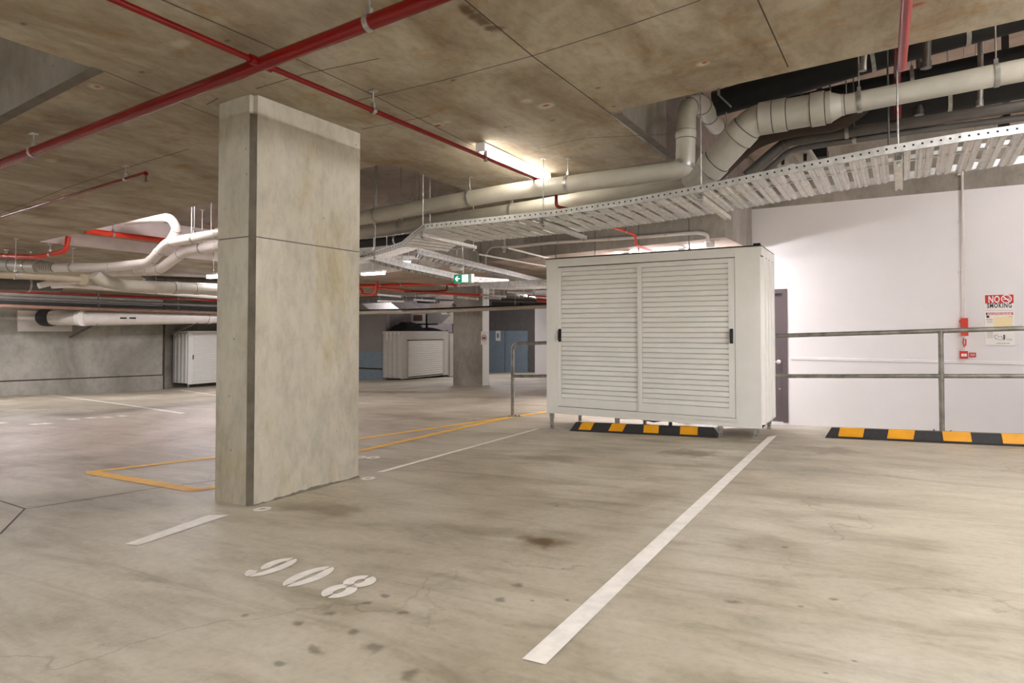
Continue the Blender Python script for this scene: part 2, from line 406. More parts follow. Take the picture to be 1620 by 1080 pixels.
slab(mb, -10.65, -10.1, 4.4, 16, .19, HT, M_CEIL, M_BEAMW)
def cj(px, wd=.008, off=-.0015):
    P = [PC(*p) for p in px]
    for a, b in zip(P, P[1:]):
        d = (b-a).normalized(); s = Vector((-d.y, d.x, 0))*wd/2
        mb.quad([Vector((c.x, c.y, cz(c.x, c.y)+off)) for c in (p for p in (a-s, a+s, b+s, b-s))], M_JOINT)
for px in ([(560, 160), (700, 127), (842, 88), (1000, 38), (1108, 0)], [(712, -20), (842, 88), (967, 180)], [(230, -12), (420, 70), (590, 150), (750, 231)],
           [(165, 112), (345, 186)], [(405, 140), (480, 117), (600, 92)], [(1190, -20), (1247, 106)], [(0, 338), (105, 297), (210, 262), (300, 235)],
           [(572, 204), (680, 183)], [(345, 155), (327, 165)], [(850, 235), (925, 218), (1055, 212)]): cj(px)
# darker grey lip along the slab openings
for (a, b) in (((165, 112), (-60, 228)), ((968, 181), (1062, 252))):
    A = PC(*a); B = PC(*b); d = (B-A).normalized(); s = Vector((d.y, -d.x, 0))*.07
    if a[0] == 165: s = -s
    mb.quad([Vector((c.x, c.y, cz(c.x, c.y)-.002)) for c in (A, B, B+s, A+s)], M_STRIP)
struct(mb.build('ceiling', origin=(0, 0, 2.7)))
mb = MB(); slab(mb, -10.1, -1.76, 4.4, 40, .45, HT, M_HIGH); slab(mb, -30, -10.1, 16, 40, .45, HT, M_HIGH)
slab(mb, -1.75, 6, 4.4, 12, 1.12, HT, M_SHAFT)
struct(mb.build('ceiling_high', origin=(0, 0, 3.1)))
# upstand between the two slab heights along the services void, and its beam
mb = MB()
BZ = lambda x, y: 2.30+.0373*(x+1.78)+.0*y
BX0, BX1, BY0, BY1 = -9.0, -1.78, 8.58, 13.0
b = [(BX0, BY0, BZ(BX0, 0)), (BX1, BY0, 2.232), (BX1, BY1, 2.34), (BX0, BY1, 2.10)]; b[0] = (BX0, BY0, 1.99)
t = [(x, y, 3.6) for x, y, z in b]
mb.add(b, [(0, 3, 2, 1)], M_SHAFT); mb.add(b+t, [(4, 5, 6, 7), (0, 1, 5, 4), (1, 2, 6, 5), (2, 3, 7, 6), (3, 0, 4, 7)], M_BEAM)
for u in (662, 690, 760, 857, 879, 941, 1010, 1090):
    p = PY(u, 370, BY0-.002); mb.box((p.x-.006, p.y, 2.1), (p.x+.006, p.y+.01, 3.0), M_STRIP)
struct(mb.build('beam'))

# ------------------------------------------------------------------ walls
def wall(name, a, b, z0, z1, mat, th=.2, extra=None, side=1):
    a = Vector((a[0], a[1], 0)); b = Vector((b[0], b[1], 0)); d = (b-a).normalized(); n = Vector((-d.y, d.x, 0))*th*side
    mb = MB(); vs = [(p.x, p.y, z0) for p in (a, b, b+n, a+n)]+[(p.x, p.y, z1) for p in (a, b, b+n, a+n)]
    mb.hexa(vs, mat)
    if extra: extra(mb, a, b, d, n)
    return struct(mb.build(name))
# white wall across the walkway: lower part painted, bare concrete above
DX0, DX1, DZ0, DZ1 = -2.18, -1.272, -.437, 1.643
mb = MB(); XA = -5.2
ptop = 2.935
mb.box((DX1, WY, -.6), (WX, WY+.2, ptop), M_WHITE); mb.box((XA, WY, -1), (DX0, WY+.2, ptop), M_WHITE); mb.box((DX0, WY, DZ1), (DX1, WY+.2, ptop), M_WHITE)
mb.box((DX0, WY, -.6), (DX1, WY+.2, DZ0), M_WHITE)
mb.box((XA, WY+.004, ptop), (WX, WY+.2, 4.2), M_BEAM)
struct(mb.build('wall_right'))
mb = MB(); zg = .565
mb.prism([(DX1+.05, WY, zg-.03), (DX1+.05, WY-.012, zg-.02), (DX1+.05, WY-.012, zg+.012), (DX1+.05, WY, zg+.018)], (WX-DX1-.05, 0, 0), M_WHITE)
struct(mb.build('trim_3'))
wall('wall_east', (WX, -6), (WX, WY), -.7, 4.2, M_WHITE, side=-1)
wall('wall_back', (-30, -5.9), (WX, -5.9), -1.5, 4.2, M_GREYW, side=-1)
# left concrete wall with a kicker course
XL = -19.3; XR_ = min(XL-.25, PF(297, 613).x-.9)
def kick(mb, a, b, d, n):
    y0, y1 = -6, 11.35
    P0 = PX(0, 604, XL); P1 = PX(249, 594, XL); zz = lambda y: P0.z+(P1.z-P0.z)*(y-P0.y)/(P1.y-P0.y)
    mb.prism([(XL+.03, y0, -1.6), (XL+.03, y1, -1.6), (XL+.03, y1, zz(y1)), (XL+.03, y0, zz(y0))], (-.05, 0, 0), M_WALLC)
    mb.prism([(XL+.034, y0, zz(y0)), (XL+.034, y1, zz(y1)), (XL+.034, y1, zz(y1)+.03), (XL+.034, y0, zz(y0)+.03)], (-.05, 0, 0), M_JOINT)
    mb.box((XL-.01, y1, -1.6), (XL+.034, y1+.05, 3), M_JOINT)
wall('wall_left', (XL, -6), (XL, 11.4), -1.6, 3.2, M_WALLC, extra=kick)
wall('wall_left_recess', (XR_, 11.4), (XR_, 16.4), -1.6, 3.2, M_WALLC)
# far walls
A = PF(562, 602); B = PF(610, 600.5)
def dado(mb, a, b, d, n):
    z1 = PY(590, 556, a.y).z
    q = -n.normalized()*.01
    mb.prism([Vector((a.x, a.y, -1.2))+q, Vector((b.x, b.y, -1.2))+q, Vector((b.x, b.y, z1))+q, Vector((a.x, a.y, z1))+q], n*.04, M_BLUE)
    zr = PY(590, 584, a.y).z; mb.prism([Vector((a.x, a.y, zr))+q*3, Vector((b.x, b.y, zr))+q*3, Vector((b.x, b.y, zr+.05))+q*3, Vector((a.x, a.y, zr+.05))+q*3], n*.06, M_JOINT)
d_ = (B-A).normalized(); A0 = A-d_*9
wall('wall_far', (A0.x, B.y), (B.x, B.y), -1.8, 3.2, M_GREYW, extra=dado)
FX = B.x-.05
def topdark(mb, a, b, d, n): pass
wall('wall_far_side', (FX-.35, B.y+.15), (FX-.35, 21.8), -2.2, 3.2, plain('dark_wall_paint', (112, 104, 100), .85), side=1)
YF = 26.6
PB = PY(772, 590, YF)
mb = MB(); mb.box((-24, YF, -2.2), (4, YF+.2, 3.2), plain('charcoal_wall_paint', (108, 103, 98), .85)); struct(mb.build('wall_far_end'))
# double blue doors in the far wall
z0 = fz(-15.5, YF); P0 = PY(760, 523, YF-.05); P1 = PY(835, 523, YF-.05); Pm = PY(799, 523, YF-.05)
for nm, xa, xb, lab in (('door_1', P0.x, Pm.x-.02, 'l'), ('door_2', Pm.x+.02, P1.x, 'r')):
    mb = MB(); mb.box((xa, YF-.07, z0-.05), (xb, YF, P0.z), M_BLUE); o = struct(mb.build(nm))
sp = PY(788, 531, YF-.09); mb = MB(); mb.box((sp.x-.13, sp.y-.02, sp.z-.25), (sp.x+.13, sp.y+.02, sp.z+.25), M_SIGNW)
mb.box((sp.x-.06, sp.y-.023, sp.z-.1), (sp.x+.06, sp.y-.018, sp.z+.12), M_BLUE)
tag(mb.build('notice_plate'), 'small pale notice fixed to the left leaf of the distant blue double doors', 'sign')
# return and white wall end to the right of the doors
a = PF(849, 592); wall('wall_far_return', (a.x, a.y+.02), (a.x, YF), -2.0, 3.2, plain('charcoal_return_paint', (84, 80, 77), .85), side=-1)
mb = MB(); mb.box((a.x, a.y-.15, -1.8), (a.x+7.5, a.y+.02, 3.2), M_WHITE); struct(mb.build('wall_far_white'))

# ------------------------------------------------------------------ columns
def column(name, label, x0, x1, y0, y1, notch, mat, joint=None):
    zb = min(fz(x0, y0), fz(x1, y1))-.05; zt = hi_at((x0+x1)/2, (y0+y1)/2)+.005
    root = thing(name, label, 'column', ((x0+x1)/2, (y0+y1)/2, fz((x0+x1)/2, (y0+y1)/2)))
    mb = MB(); c = .012
    if notch:
        n = .036; poly = [(x0+c, y0), (x1-n, y0), (x1-n, y0+n*.9), (x1, y0+n), (x1, y1-c), (x1-c, y1), (x0+c, y1), (x0, y1-c), (x0, y0+c)]
    else: poly = [(x0+c, y0), (x1-c, y0), (x1, y0+c), (x1, y1-c), (x1-c, y1), (x0+c, y1), (x0, y1-c), (x0, y0+c)]
    zs = [zb, zt] if joint is None else [zb, joint-.005, joint-.005, joint+.003, joint+.003, zt]
    for i in range(0, len(zs), 2):
        e = 0 if i != 2 else .004
        cx, cy = (x0+x1)/2, (y0+y1)/2
        pl = [(cx+(x-cx)*(1-e/abs(x1-x0)*2), cy+(y-cy)*(1-e/abs(y1-y0)*2), zs[i]) for x, y in poly]
        mb.prism(pl, (0, 0, zs[i+1]-zs[i]), mat if i != 2 else M_STRIP)
    mb.build('shaft', root)
    if notch:
        m2 = MB(); m2.prism([(x1-n, y0+.003, zb), (x1-n+.004, y0+.001, zb), (x1-.001, y0+n-.004, zb), (x1-.003, y0+n, zb), (x1-n, y0+n*.9, zb)], (0, 0, zt-.13-zb), M_CORNER); m2.build('corner_fillet', root)
    return root
cr = column('concrete_column', 'tall bare concrete column standing in the foreground beside the number 908', -3.935, -3.565, 2.68, 3.68, True, M_COL, PX(405, 374, -3.565).z)
# ragged fillet of grout along the foot of the near column
mb = MB(); n = 26; random.seed(3)
pts = []
for i in range(n+1):
    y = 2.7+.97*i/n; h = .003+.016*random.random()+(.012 if 8 < i < 20 else 0); wd = .004+.014*random.random()
    z = fz(-3.56, y); pts.append(((-3.572, y, z+h), (-3.56+wd, y, z-.002)))
for (a, b), (c_, d) in zip(pts, pts[1:]): mb.quad([a, b, d, c_], M_STRIP)
mb.build('grout', cr)
a = PF(762, 610)
fc = column('concrete_column', 'distant concrete column carrying a round speed limit sign', a.x-.93, a.x, a.y, a.y+.35, False, M_BEAM)
mb = MB(); mb.box((a.x, a.y+.03, -1), (a.x+.012, a.y+.34, 3.0), M_SIGNW); mb.build('lit_side', fc)  # white panel puts the lit tone of this face into its colour

# ------------------------------------------------------------------ painted markings
def mark(name, label, cat, quads, mat, group=None, off=.003):
    mb = MB()
    for q in quads:
        # subdivide long quads so that they follow the floor
        a, b, c, d = [Vector((p[0], p[1], 0)) for p in q]; n = max(1, int(max((b-a).length, (c-d).length)/.4))
        for k in range(n):
            pp = [a.lerp(b, k/n), a.lerp(b, (k+1)/n), d.lerp(c, (k+1)/n), d.lerp(c, k/n)]
            mb.quad([(p.x, p.y, fz(p.x, p.y)+off) for p in pp], mat)
    return tag(mb.build(name), label, cat, group)
def band(px, wd):
    P = [PF(*p) for p in px]; out = []
    for a, b in zip(P, P[1:]):
        d = (b-a).normalized(); s = Vector((-d.y, d.x, 0))*wd/2; out.append((a-s, b-s, b+s, a+s))
    return out
a = [PF(826, 1043), PF(863, 1052), PF(1229, 689), PF(1215, 691)]
mark('bay_line', 'long white bay line from the foreground to the right leg of the cream cage', 'line', [(a[0], a[3], a[2], a[1])], M_PAINTW)
a = [PF(197, 861), PF(219, 863), PF(362, 815), PF(330, 815)]
mark('bay_line', 'short white bay line left of the foreground column foot', 'line', [(a[0], a[3], a[2], a[1])], M_PAINTW)
a = [PF(595, 747), PF(607, 747), PF(855, 678), PF(845, 679)]
mark('bay_line', 'white bay line running from the column towards the left leg of the near storage cage', 'line', [(a[0], a[3], a[2], a[1])], M_PAINTW)
mark('bay_line', 'thin white bay line in front of the far left wall', 'line', band([(76, 625), (290, 654)], .1), M_PAINTW)
mark('bay_line', 'thin white bay line in front of the left storage cage', 'line', band([(285, 617), (345, 625)], .1), M_PAINTW)
mark('yellow_line', 'yellow line forming the far side of the no-parking strip behind the column', 'line', band([(136, 747.5), (345, 723), (568, 694), (775, 664.5), (868, 651)], .1), M_PAINTY)
mark('yellow_line', 'yellow line forming the near side of the no-parking strip behind the column', 'line', band([(303, 777), (345, 769.5), (568, 713.5), (806, 660)], .1), M_PAINTY)
mark('yellow_line', 'slanted yellow line closing the left end of the no-parking strip', 'line', band([(145, 747.5), (312, 776)], .11), M_PAINTY)
k = 0
for (u, v, n_, lab) in ((2, 669, 1, 'faint white marking at the left edge of the aisle'), (56, 671, 1, 'first faint white dash in the aisle, nearest the left edge'), (72, 670, 1, 'second faint white dash in the aisle, beside the first'),
                        (115, 663, 1, 'white bay digit lowest of the distant four in the aisle'), (143, 661, 1, 'second white bay digit of the distant four in the aisle'), (170, 660, 1, 'third white bay digit of the distant four in the aisle'), (193, 658, 1, 'last white bay digit of the distant four in the aisle')):
    mark('painted_digit', lab, 'marking', band([(u-7, v-.4), (u+7, v+.4)], .12), M_PAINTW, 'faded digits on the far bays')
def ringmark(u, v, r0, r1, label):
    c = PF(u, v); mb = MB(); n = 28; vs = []
    for k in range(n):
        for r in (r0, r1):
            x = c.x+r*math.cos(2*math.pi*k/n); y = c.y+r*math.sin(2*math.pi*k/n); vs.append((x, y, fz(x, y)+.003))
    mb.add(vs, [(2*k, 2*k+1, (2*k+3) % (2*n), (2*k+2) % (2*n)) for k in range(n)], M_PAINTW)
    tag(mb.build('painted_ring'), label, 'marking')
ringmark(415, 805.5, .02, .055, 'small white painted ring on the floor at the near corner of the column')
ringmark(582, 757, .022, .056, 'small white painted ring on the floor at the far corner of the column')
ringmark(590, 724, .026, .066, 'small white painted ring nearest the yellow line')
ringmark(569, 723.6, .026, .066, 'white painted ring half hidden behind the column')

# stencilled 908
def stencil(ch, cx, cy, W, H):
    """digit as strips of quads, centre cx,cy ; reading direction +X, up +Y"""
    q = []; gap = .05*W
    def arc(ox, oy, rx, ry, tx, a0, a1, ty=None):
        n = 18; ty = tx if ty is None else ty
        for k in range(n):
            t0 = math.radians(a0+(a1-a0)*k/n); t1 = math.radians(a0+(a1-a0)*(k+1)/n)
            P = lambda t, r: (cx+ox+(rx-r*tx)*math.cos(t), cy+oy+(ry-r*ty*.8)*math.sin(t))
            q.append((P(t0, 0), P(t1, 0), P(t1, 1), P(t0, 1)))
    T = .3*W
    if ch == '0': arc(0, 0, W/2, H/2, T*1.3, -83, 83, T*1.35); arc(0, 0, W/2, H/2, T*1.3, 97, 263, T*1.35)
    if ch == '8':
        for oy, ry in ((H*.235, H*.265), (-H*.215, H*.285)):
            arc(0, oy, W/2, ry, T*1.25, -81, 81); arc(0, oy, W/2, ry, T*1.25, 99, 261)
    if ch == '9':
        arc(0, H*.16, W/2, H*.34, T*1.3, 97, 256)
        arc(0, 0, W/2, H/2, T*1.3, -84, 83, T*1.35); arc(0, -H*.2, W/2, H*.3, T*1.2, 195, 268, T*1.35)
    return q
c9, c0, c8 = PF(430.5, 897.5), PF(489, 912), PF(552.5, 928)
DW, DH = .14, .262
for ch, c, lab in (('9', c9, 'white stencilled digit 9, first of the bay number 908'), ('0', c0, 'white stencilled digit 0 in the middle of the bay number 908'), ('8', c8, 'white stencilled digit 8, last of the bay number 908')):
    mark('painted_digit', lab, 'marking', stencil(ch, c.x, c.y, DW, DH), M_PAINTW, None)

# ------------------------------------------------------------------ storage cages
def cage(W, D, H, ncol=27, style='slide', label='', legs=None, roofdark=True):
    """local coordinates: front face at y=0 facing -y, x from 0 to W, z from 0 to H (underside at 0)"""
    root = thing('storage_cage', label, 'storage cage', (0, 0, 0), world=False)
    cm = M_CREAM if style == 'slide' else M_CREAM2
    g = lambda: MB()
    jl = .155 if style == 'slide' else .3; jr = .24; th = .045; tr = .05
    m = g()   # shell: back, bottom, top frame, front surround
    m.box((0, D-.02, 0), (W, D, H), cm); m.box((0, .045, 0), (W, D, .03), cm); m.box((0, .045, H-.03), (W, D, H), cm)
    m.box((0, 0, 0), (jl, .04, H), cm); m.box((W-jr, 0, 0), (W, .04, H), cm)
    m.box((jl, 0, 0), (W-jr, .04, .075), cm); m.box((jl, 0, H-tr-.03), (W-jr, .04, H), cm)
    m.build('body', root)
    for sx, xx in ((-1, 0.0), (1, W)):   # ribbed end panels
        m = g(); t = .028*sx
        m.box((min(xx, xx-.02*sx), .045, 0), (max(xx, xx-.02*sx), D, H), cm)
        n = 4
        for k in range(n):
            y0 = .05+(D-.08)*k/n; y1 = y0+(D-.08)/n
            m.prism([(xx, y0+.01, .03), (xx+t, y0+.035, .03), (xx+t, y1-.07, .03), (xx, y1-.045, .03)], (0, 0, H-.13), cm)
            m.box((xx-.002, y1-.04, .03), (xx+.003*sx, y1-.03, H-.1), M_RAIL)  # grey strips paint in the shade between the ribs
            for z in (.12, H*.5, H-.16): m.box((xx-.002, y1-.012, z-.008), (xx+.004*sx, y1+.004, z+.008), M_SLOT)
        m.box((min(xx, xx+.016*sx), .0, H-.09), (max(xx, xx+.016*sx), D, H), cm)
        m.box((min(xx, xx+.013*sx), .04, H-.096), (max(xx, xx+.013*sx), D-.02, H-.09), M_SLOT)
        m.build('side_panel', root)
    m = g(); m.box((-.01, -.01, H), (W+.012, D+.01, H+.012), M_BLACK)
    if roofdark:
        m.box((W-.06, -.012, H+.012), (W+.005, .02, H+.03), M_BLACK)
    m.build('roof', root)
    if style == 'slide':
        x0, x1 = jl, W-jr; xm = (x0+x1)/2-.03
        for k, (a, b, yy) in enumerate(((x0, xm+.05, .012), (xm, x1-.005, -.004))):
            m = g(); zb, zt = .085, H-tr-.045
            s = .04 if k else .045; fr = .075
            sa = .03 if k == 0 else .05; sb = .06
            m.box((a, yy, zb), (a+sa, yy+.03, zt), cm); m.box((b-sb, yy, zb), (b, yy+.03, zt), cm)
            m.box((a+sa, yy, zt-.055), (b-sb, yy+.03, zt), cm); m.box((a+sa, yy, zb), (b-sb, yy+.03, zb+.1), cm)
            m.box((a+sa-.004, yy+.001, zb+.09), (a+sa+.004, yy+.006, zt-.05), M_CREAM2)
            la, lb = a+sa, b-sb; z0, z1 = zb+.1, zt-.055
            for i in range(ncol):
                za = z0+(z1-z0)*i/ncol; zc = z0+(z1-z0)*(i+1)/ncol
                m.prism([(la, yy+.026, za), (la, yy+.021, za), (la, yy+.002, za+.006), (la, yy+.009, zc-.008), (la, yy+.021, zc-.003), (la, yy+.026, zc)], (lb-la, 0, 0), cm)
            door = m.build('sliding_door', root)
            hx = a+.015 if k == 0 else b-.03
            zc = H*.505+.0; m = g()
            m.box((hx-.015, yy-.012, zc-.075), (hx+.015, yy, zc+.075), M_PLASTIC)
            m.tube([(hx, yy-.012, zc-.065), (hx-.002, yy-.034, zc-.045), (hx-.002, yy-.034, zc+.045), (hx, yy-.012, zc+.065)], .011, M_PLASTIC, 8)
            m.box((hx-.006, yy-.0135, zc-.05), (hx+.006, yy-.0115, zc-.03), M_GALV)
            m.build('handle', door)
        m = g(); m.box((x0, -.012, H-tr-.045), (x1, .0, H-tr-.005), cm); m.box((x0, -.010, H-tr-.052), (x1, .01, H-tr-.045), M_SLOT); m.build('top_track', root)
        m = g(); m.box((x0, -.01, .05), (x1+.01, .0, .085), cm); m.box((x0, -.008, .085), (x1, .006, .088), M_SLOT); m.box((x1+.008, -.013, .045), (x1+.018, 0, .09), cm); m.build('bottom_track', root)
    elif style == 'roller':
        m = g(); x0, x1 = jl+.02, W-jr-.1
        m.box((x0-.06, -.02, .05), (x0, 0, H*.8), M_CREAM2); m.box((x1, -.02, .05), (x1+.05, 0, H*.8), M_CREAM2)
        m.box((x0-.06, -.03, H*.8), (x1+.05, 0, H*.8+.02), M_SLOT); m.box((jl, .0, H*.8), (W-jr, .04, H-.08), cm); m.box((x1, .01, .05), (W-jr, .04, H*.8), cm); m.build('door_frame', root)
        m = g(); n = 16
        for i in range(n):
            a = .06+(H*.8-.06)*i/n; b = .06+(H*.8-.06)*(i+1)/n
            m.prism([(x0, .0, a), (x0, -.016, a+.01), (x0, -.016, b-.014), (x0, 0, b-.004)], (x1-x0, 0, 0), M_CREAM)
        m.box((x0, -.02, .04), (x1, 0, .06), M_SLOT)
        m.build('roller_door', root)
        m = g()
        for k in range(4): m.box((-.022, .12+k*D*.2, H*.8), (-.012, .12+k*D*.2+.05, H*.97), M_SIGNW)
        m.build('vent_slats', root)
    legs = legs or [(.07, .05, .15), (W-.08, .05, .1), (W*.5, .05, .12), (.07, D-.06, .15), (W-.06, D-.06, .1), (W*.5, D-.06, .12)]
    for (x, y, h) in legs:
        m = g(); m.box((x-.023, y-.018, -.06), (x+.023, y+.018, .002), M_GALV); m.box((x-.018, y-.014, -h), (x+.018, y+.014, -.03), M_GALV)
        m.box((x-.005, y-.016, -h+.03), (x+.005, y-.013, -h+.04), M_SLOT)
        m.build('leg', root)
    return root
CW = 3.424-1.04; CZ = .025; CD = .87; X0, Y0 = -3.424, 6.62
lg = []
for (x, y) in ((.045, .05), (CW-.055, .05), (.86, .05), (1.98, .05), (.06, CD-.05), (.92, CD-.05), (1.25, CD-.1), (CW-.05, CD-.05)):
    lg.append((x, y, CZ-fz(X0+x, Y0+y)+.001))
c1 = cage(CW, CD, 1.81, label='large cream steel storage cage with two louvred sliding doors beside the white bay line', legs=lg)
c1.location = (X0, Y0, CZ)
m = MB(); m.tube([(1.02, .3, -.03), (1.2, .3, -.05), (1.3, .3, -.03)], .012, M_SLOT, 8); m.box((1.0, .28, -.04), (1.32, .33, 0), M_GALV); m.build('underside_fixing', c1)
# left cage against the left wall (front faces +X)
p = PF(297, 613); L = 3.0; H2 = 1.72
lg = [(.05, .05, .14), (L-.05, .05, .12), (.05, .8, .1), (L/2, .05, .12)]
c2 = cage(L, .85, H2, ncol=24, label='cream storage cage against the left wall, half hidden by the column', legs=[(a, b, .1) for a, b, _ in lg], roofdark=False)
c2.rotation_euler = (0, 0, math.pi/2); c2.location = (p.x, p.y, p.z+.1)
# far cages
p = PF(636, 601); q = PF(702, 596); Lf = q.y-p.y-.1; H3 = (PX(636, 525, p.x).z-p.z)
c3 = cage(Lf, .9, H3, style='roller', label='distant grey storage cage with a white roller door', legs=[(.1, .1, .05), (Lf-.1, .1, .05), (.1, .8, .05)])
c3.rotation_euler = (0, 0, math.pi/2); c3.location = (p.x, p.y, p.z+.03)
c4 = copy_tree(c3); c4['label'] = 'second distant storage cage, partly hidden behind the far column'; c4.location = (p.x+.02, p.y+Lf+.12, fz(p.x, p.y+Lf+.5)+.03)

# ------------------------------------------------------------------ rubber wheel stops
def wheel_stop(a, b, blocks, label, off):
    a = Vector(a); b = Vector(b); d = (b-a).normalized(); L = (b-a).length; n = Vector((-d.y, d.x, 0)).normalized(); up = Vector((0, 0, 1))
    root = thing('wheel_stop', label, 'wheel stop', a+d*L/2+n*.075)
    prof = [(0, .0), (0, .012), (.012, .018), (.05, .095), (.1, .095), (.138, .018), (.15, .012), (.15, 0)]
    mb = MB()
    e = .055
    def ring(s, sh): return [a+d*(s+sh*z/.095)+n*y+up*z for y, z in prof]
    r0 = ring(0, e); r1 = [a+d*(L-e*z/.095)+n*y+up*z for y, z in prof]; k = len(prof)
    mb.add(r0+r1, [tuple(range(k)), tuple(range(k, 2*k))[::-1]]+[(i+1, i, k+i, k+i+1) for i in range(k-1)], M_RUBBER)
    mb.build('rubber_body', root)
    for (s0, s1, lean) in blocks:
        mb = MB(); p0 = [(.0115, .019), (.0495, .0955)]
        def pt(s, j, ext): y, z = p0[j]; return a+d*(s+lean*j*.03)+n*(y-.0035)+up*(z+.001)
        v = [pt(s0*L, 0, 0), pt(s1*L, 0, 0), pt(s1*L, 1, 0), pt(s0*L, 1, 0)]
        mb.prism(v, n*.006, M_YELLOW); 
        v2 = [a+d*(s*L+lean*.03)+n*y+up*.0965 for s, y in ((s0, .048), (s1, .048), (s1, .1), (s0, .1))]; mb.prism(v2, (0, 0, -.003), M_YELLOW)
        mb.build('yellow_panel', root)
    return root
a, b = PF(901, 681.5), PF(1134.5, 692.5); b.y = a.y; b.z = fz(b.x, b.y)
wheel_stop(a, b, [(.065, .155, 1), (.285, .385, 1), (.53, .63, -.2), (.77, .88, -.2)], 'black rubber wheel stop with yellow panels under the front of the storage cage', 0)
a = PF(1305, 692.5); b = Vector((a.x+2.1, a.y, 0)); b.z = fz(b.x, b.y)
wheel_stop(a, b, [(.055, .155, .5), (.25, .35, .5), (.46, .56, -.2), (.665, .77, -.2), (.86, .95, -.2)], 'black and yellow rubber wheel stop in front of the railing at right', 0)

# ------------------------------------------------------------------ railing
def railing():
    YR = 7.66; x0 = PF(808, 659).x
    xl = x0; root = thing('guard_railing', 'galvanised two-rail pipe railing running behind the storage cage and along the walkway', 'railing', (0, YR, fz(0, YR)))
    top = lambda x: fz(x, YR)+1.02; mid = lambda x: fz(x, YR)+.565; r = .024
    xr = 3.6
    mb = MB(); mb.tube(rounded([(xl, YR, fz(xl, YR)+.02), (xl, YR, top(xl)), (xr, YR, top(xr))], .1, 7), r, M_RAIL, 14); mb.build('top_rail', root)
    mb = MB(); mb.tube([(xl, YR, mid(xl)), (xr, YR, mid(xr))], r*.92, M_RAIL, 14); mb.build('mid_rail', root)
    for x in (PF(1487, 678).x, -2.05):
        mb = MB(); mb.tube([(x, YR, fz(x, YR)), (x, YR, mid(x)-.06), (x, YR, mid(x)), (x, YR, mid(x)+.06), (x, YR, top(x)-.05), (x, YR, top(x))], r, M_RAIL, 14, rs=[r, r, r*1.12, r, r, r*1.15])
        mb.build('post', root)
    for x in (xl, PF(1487, 678).x, -2.05):
        mb = MB(); z = fz(x, YR); mb.box((x-.05, YR-.045, z), (x+.14 if x == xl else x+.09, YR+.045, z+.008), M_RAIL)
        for dx in ((.06, .12) if x == xl else (-.07, .07)):
            mb.tube([(x+dx, YR-.02, z+.006), (x+dx, YR-.02, z+.03)], .009, M_RAIL, 6)
        if x != xl: mb.box((x-.1, YR-.045, z), (x+.0, YR+.045, z+.008), M_RAIL)
        mb.build('base_plate', root)
railing()

# ------------------------------------------------------------------ door, signs and devices on the white wall
mb = MB(); mb.box((DX0-.0, WY-.01, DZ0), (DX0+.06, WY+.12, DZ1), M_DOOR); mb.box((DX1-.07, WY-.01, DZ0), (DX1, WY+.12, DZ1), M_DOOR); mb.box((DX0+.06, WY-.01, DZ1-.07), (DX1-.07, WY+.12, DZ1), M_DOOR)
fr = struct(mb.build('door_3'))
mb = MB(); mb.box((DX0+.062, WY+.05, DZ0+.01), (DX1-.072, WY+.09, DZ1-.075), M_DOOR); lf = mb.build('door_leaf', fr)
mb = MB(); h = PY(1232, 572, WY+.04); mb.tube([(h.x, WY+.05, h.z), (h.x, WY+.035, h.z)], .032, M_SIGNW, 18); mb.tube([(h.x, WY+.035, h.z), (h.x, WY-.015, h.z), (h.x-.13, WY-.015, h.z)], .011, M_SIGNW, 10)
h2 = PY(1233.5, 615, WY+.04); mb.tube([(h2.x, WY+.05, h2.z), (h2.x, WY+.042, h2.z)], .01, M_SIGNW, 10); mb.build('lever_handle', lf)
mb = MB(); mb.box((DX0-.02, WY-.012, DZ1+.08), (DX1+.035, WY, DZ1+.1), M_WHITE); struct(mb.build('trim_4'))

def text_mb(mb, txt, x, y, z, size, mat, center=True, spacing=1.0, bold=.0, wid=None, axis='y'):
    """lettering standing on a plane facing -y"""
    cu = bpy.data.curves.new('lettering', 'FONT'); cu.body = txt; cu.size = size; cu.space_character = spacing; cu.offset = bold; cu.resolution_u = 3
    o = bpy.data.objects.new('lettering', cu); me = bpy.data.meshes.new_from_object(o)
    xs = [v.co.x for v in me.vertices]; cx = (min(xs)+max(xs))/2 if center else min(xs); s = 1 if wid is None else wid/(max(xs)-min(xs))
    if axis == 'y': vs = [(x+(v.co.x-cx)*s, y, z+v.co.y) for v in me.vertices]
    else: vs = [(x, y+(v.co.x-cx)*s, z+v.co.y) for v in me.vertices]
    mb.add(vs, [tuple(p.vertices) for p in me.polygons], mat)
    bpy.data.objects.remove(o); bpy.data.meshes.remove(me); bpy.data.curves.remove(cu)
def disc(mb, x, y, z, r0, r1, mat, n=36, axis='y', a0=0, a1=360):
    vs = []
    for k in range(n+1):
        a = math.radians(a0+(a1-a0)*k/n)
        for r in (r0, r1):
            vs.append((x+r*math.cos(a), y, z+r*math.sin(a)) if axis == 'y' else (x, y+r*math.cos(a), z+r*math.sin(a)))
    mb.add(vs, [(2*k, 2*k+1, 2*k+3, 2*k+2) for k in range(n)], mat)
YS = WY-.012
A = PY(1557, 465.5, YS); B = PY(1605, 490, YS); C = PY(1605, 546, YS)
def rect(mb, x0, x1, z0, z1, y, mat, d=.001): mb.box((x0, y-d, z0), (x1, y, z1), mat)
sg = thing('no_smoking_sign', 'red and white NO SMOKING sign on the white wall above the evacuation diagram', 'sign', (A.x, WY, B.z))
mb = MB(); mb.box((A.x, YS, B.z), (B.x, WY, A.z), M_SIGNW); zmid = A.z-(A.z-B.z)*.58
rect(mb, A.x+.008, B.x-.008, zmid, A.z-.01, YS, M_SIGNR); mb.build('board', sg)
mb = MB(); W = B.x-A.x; zc = (zmid+A.z-.01)/2
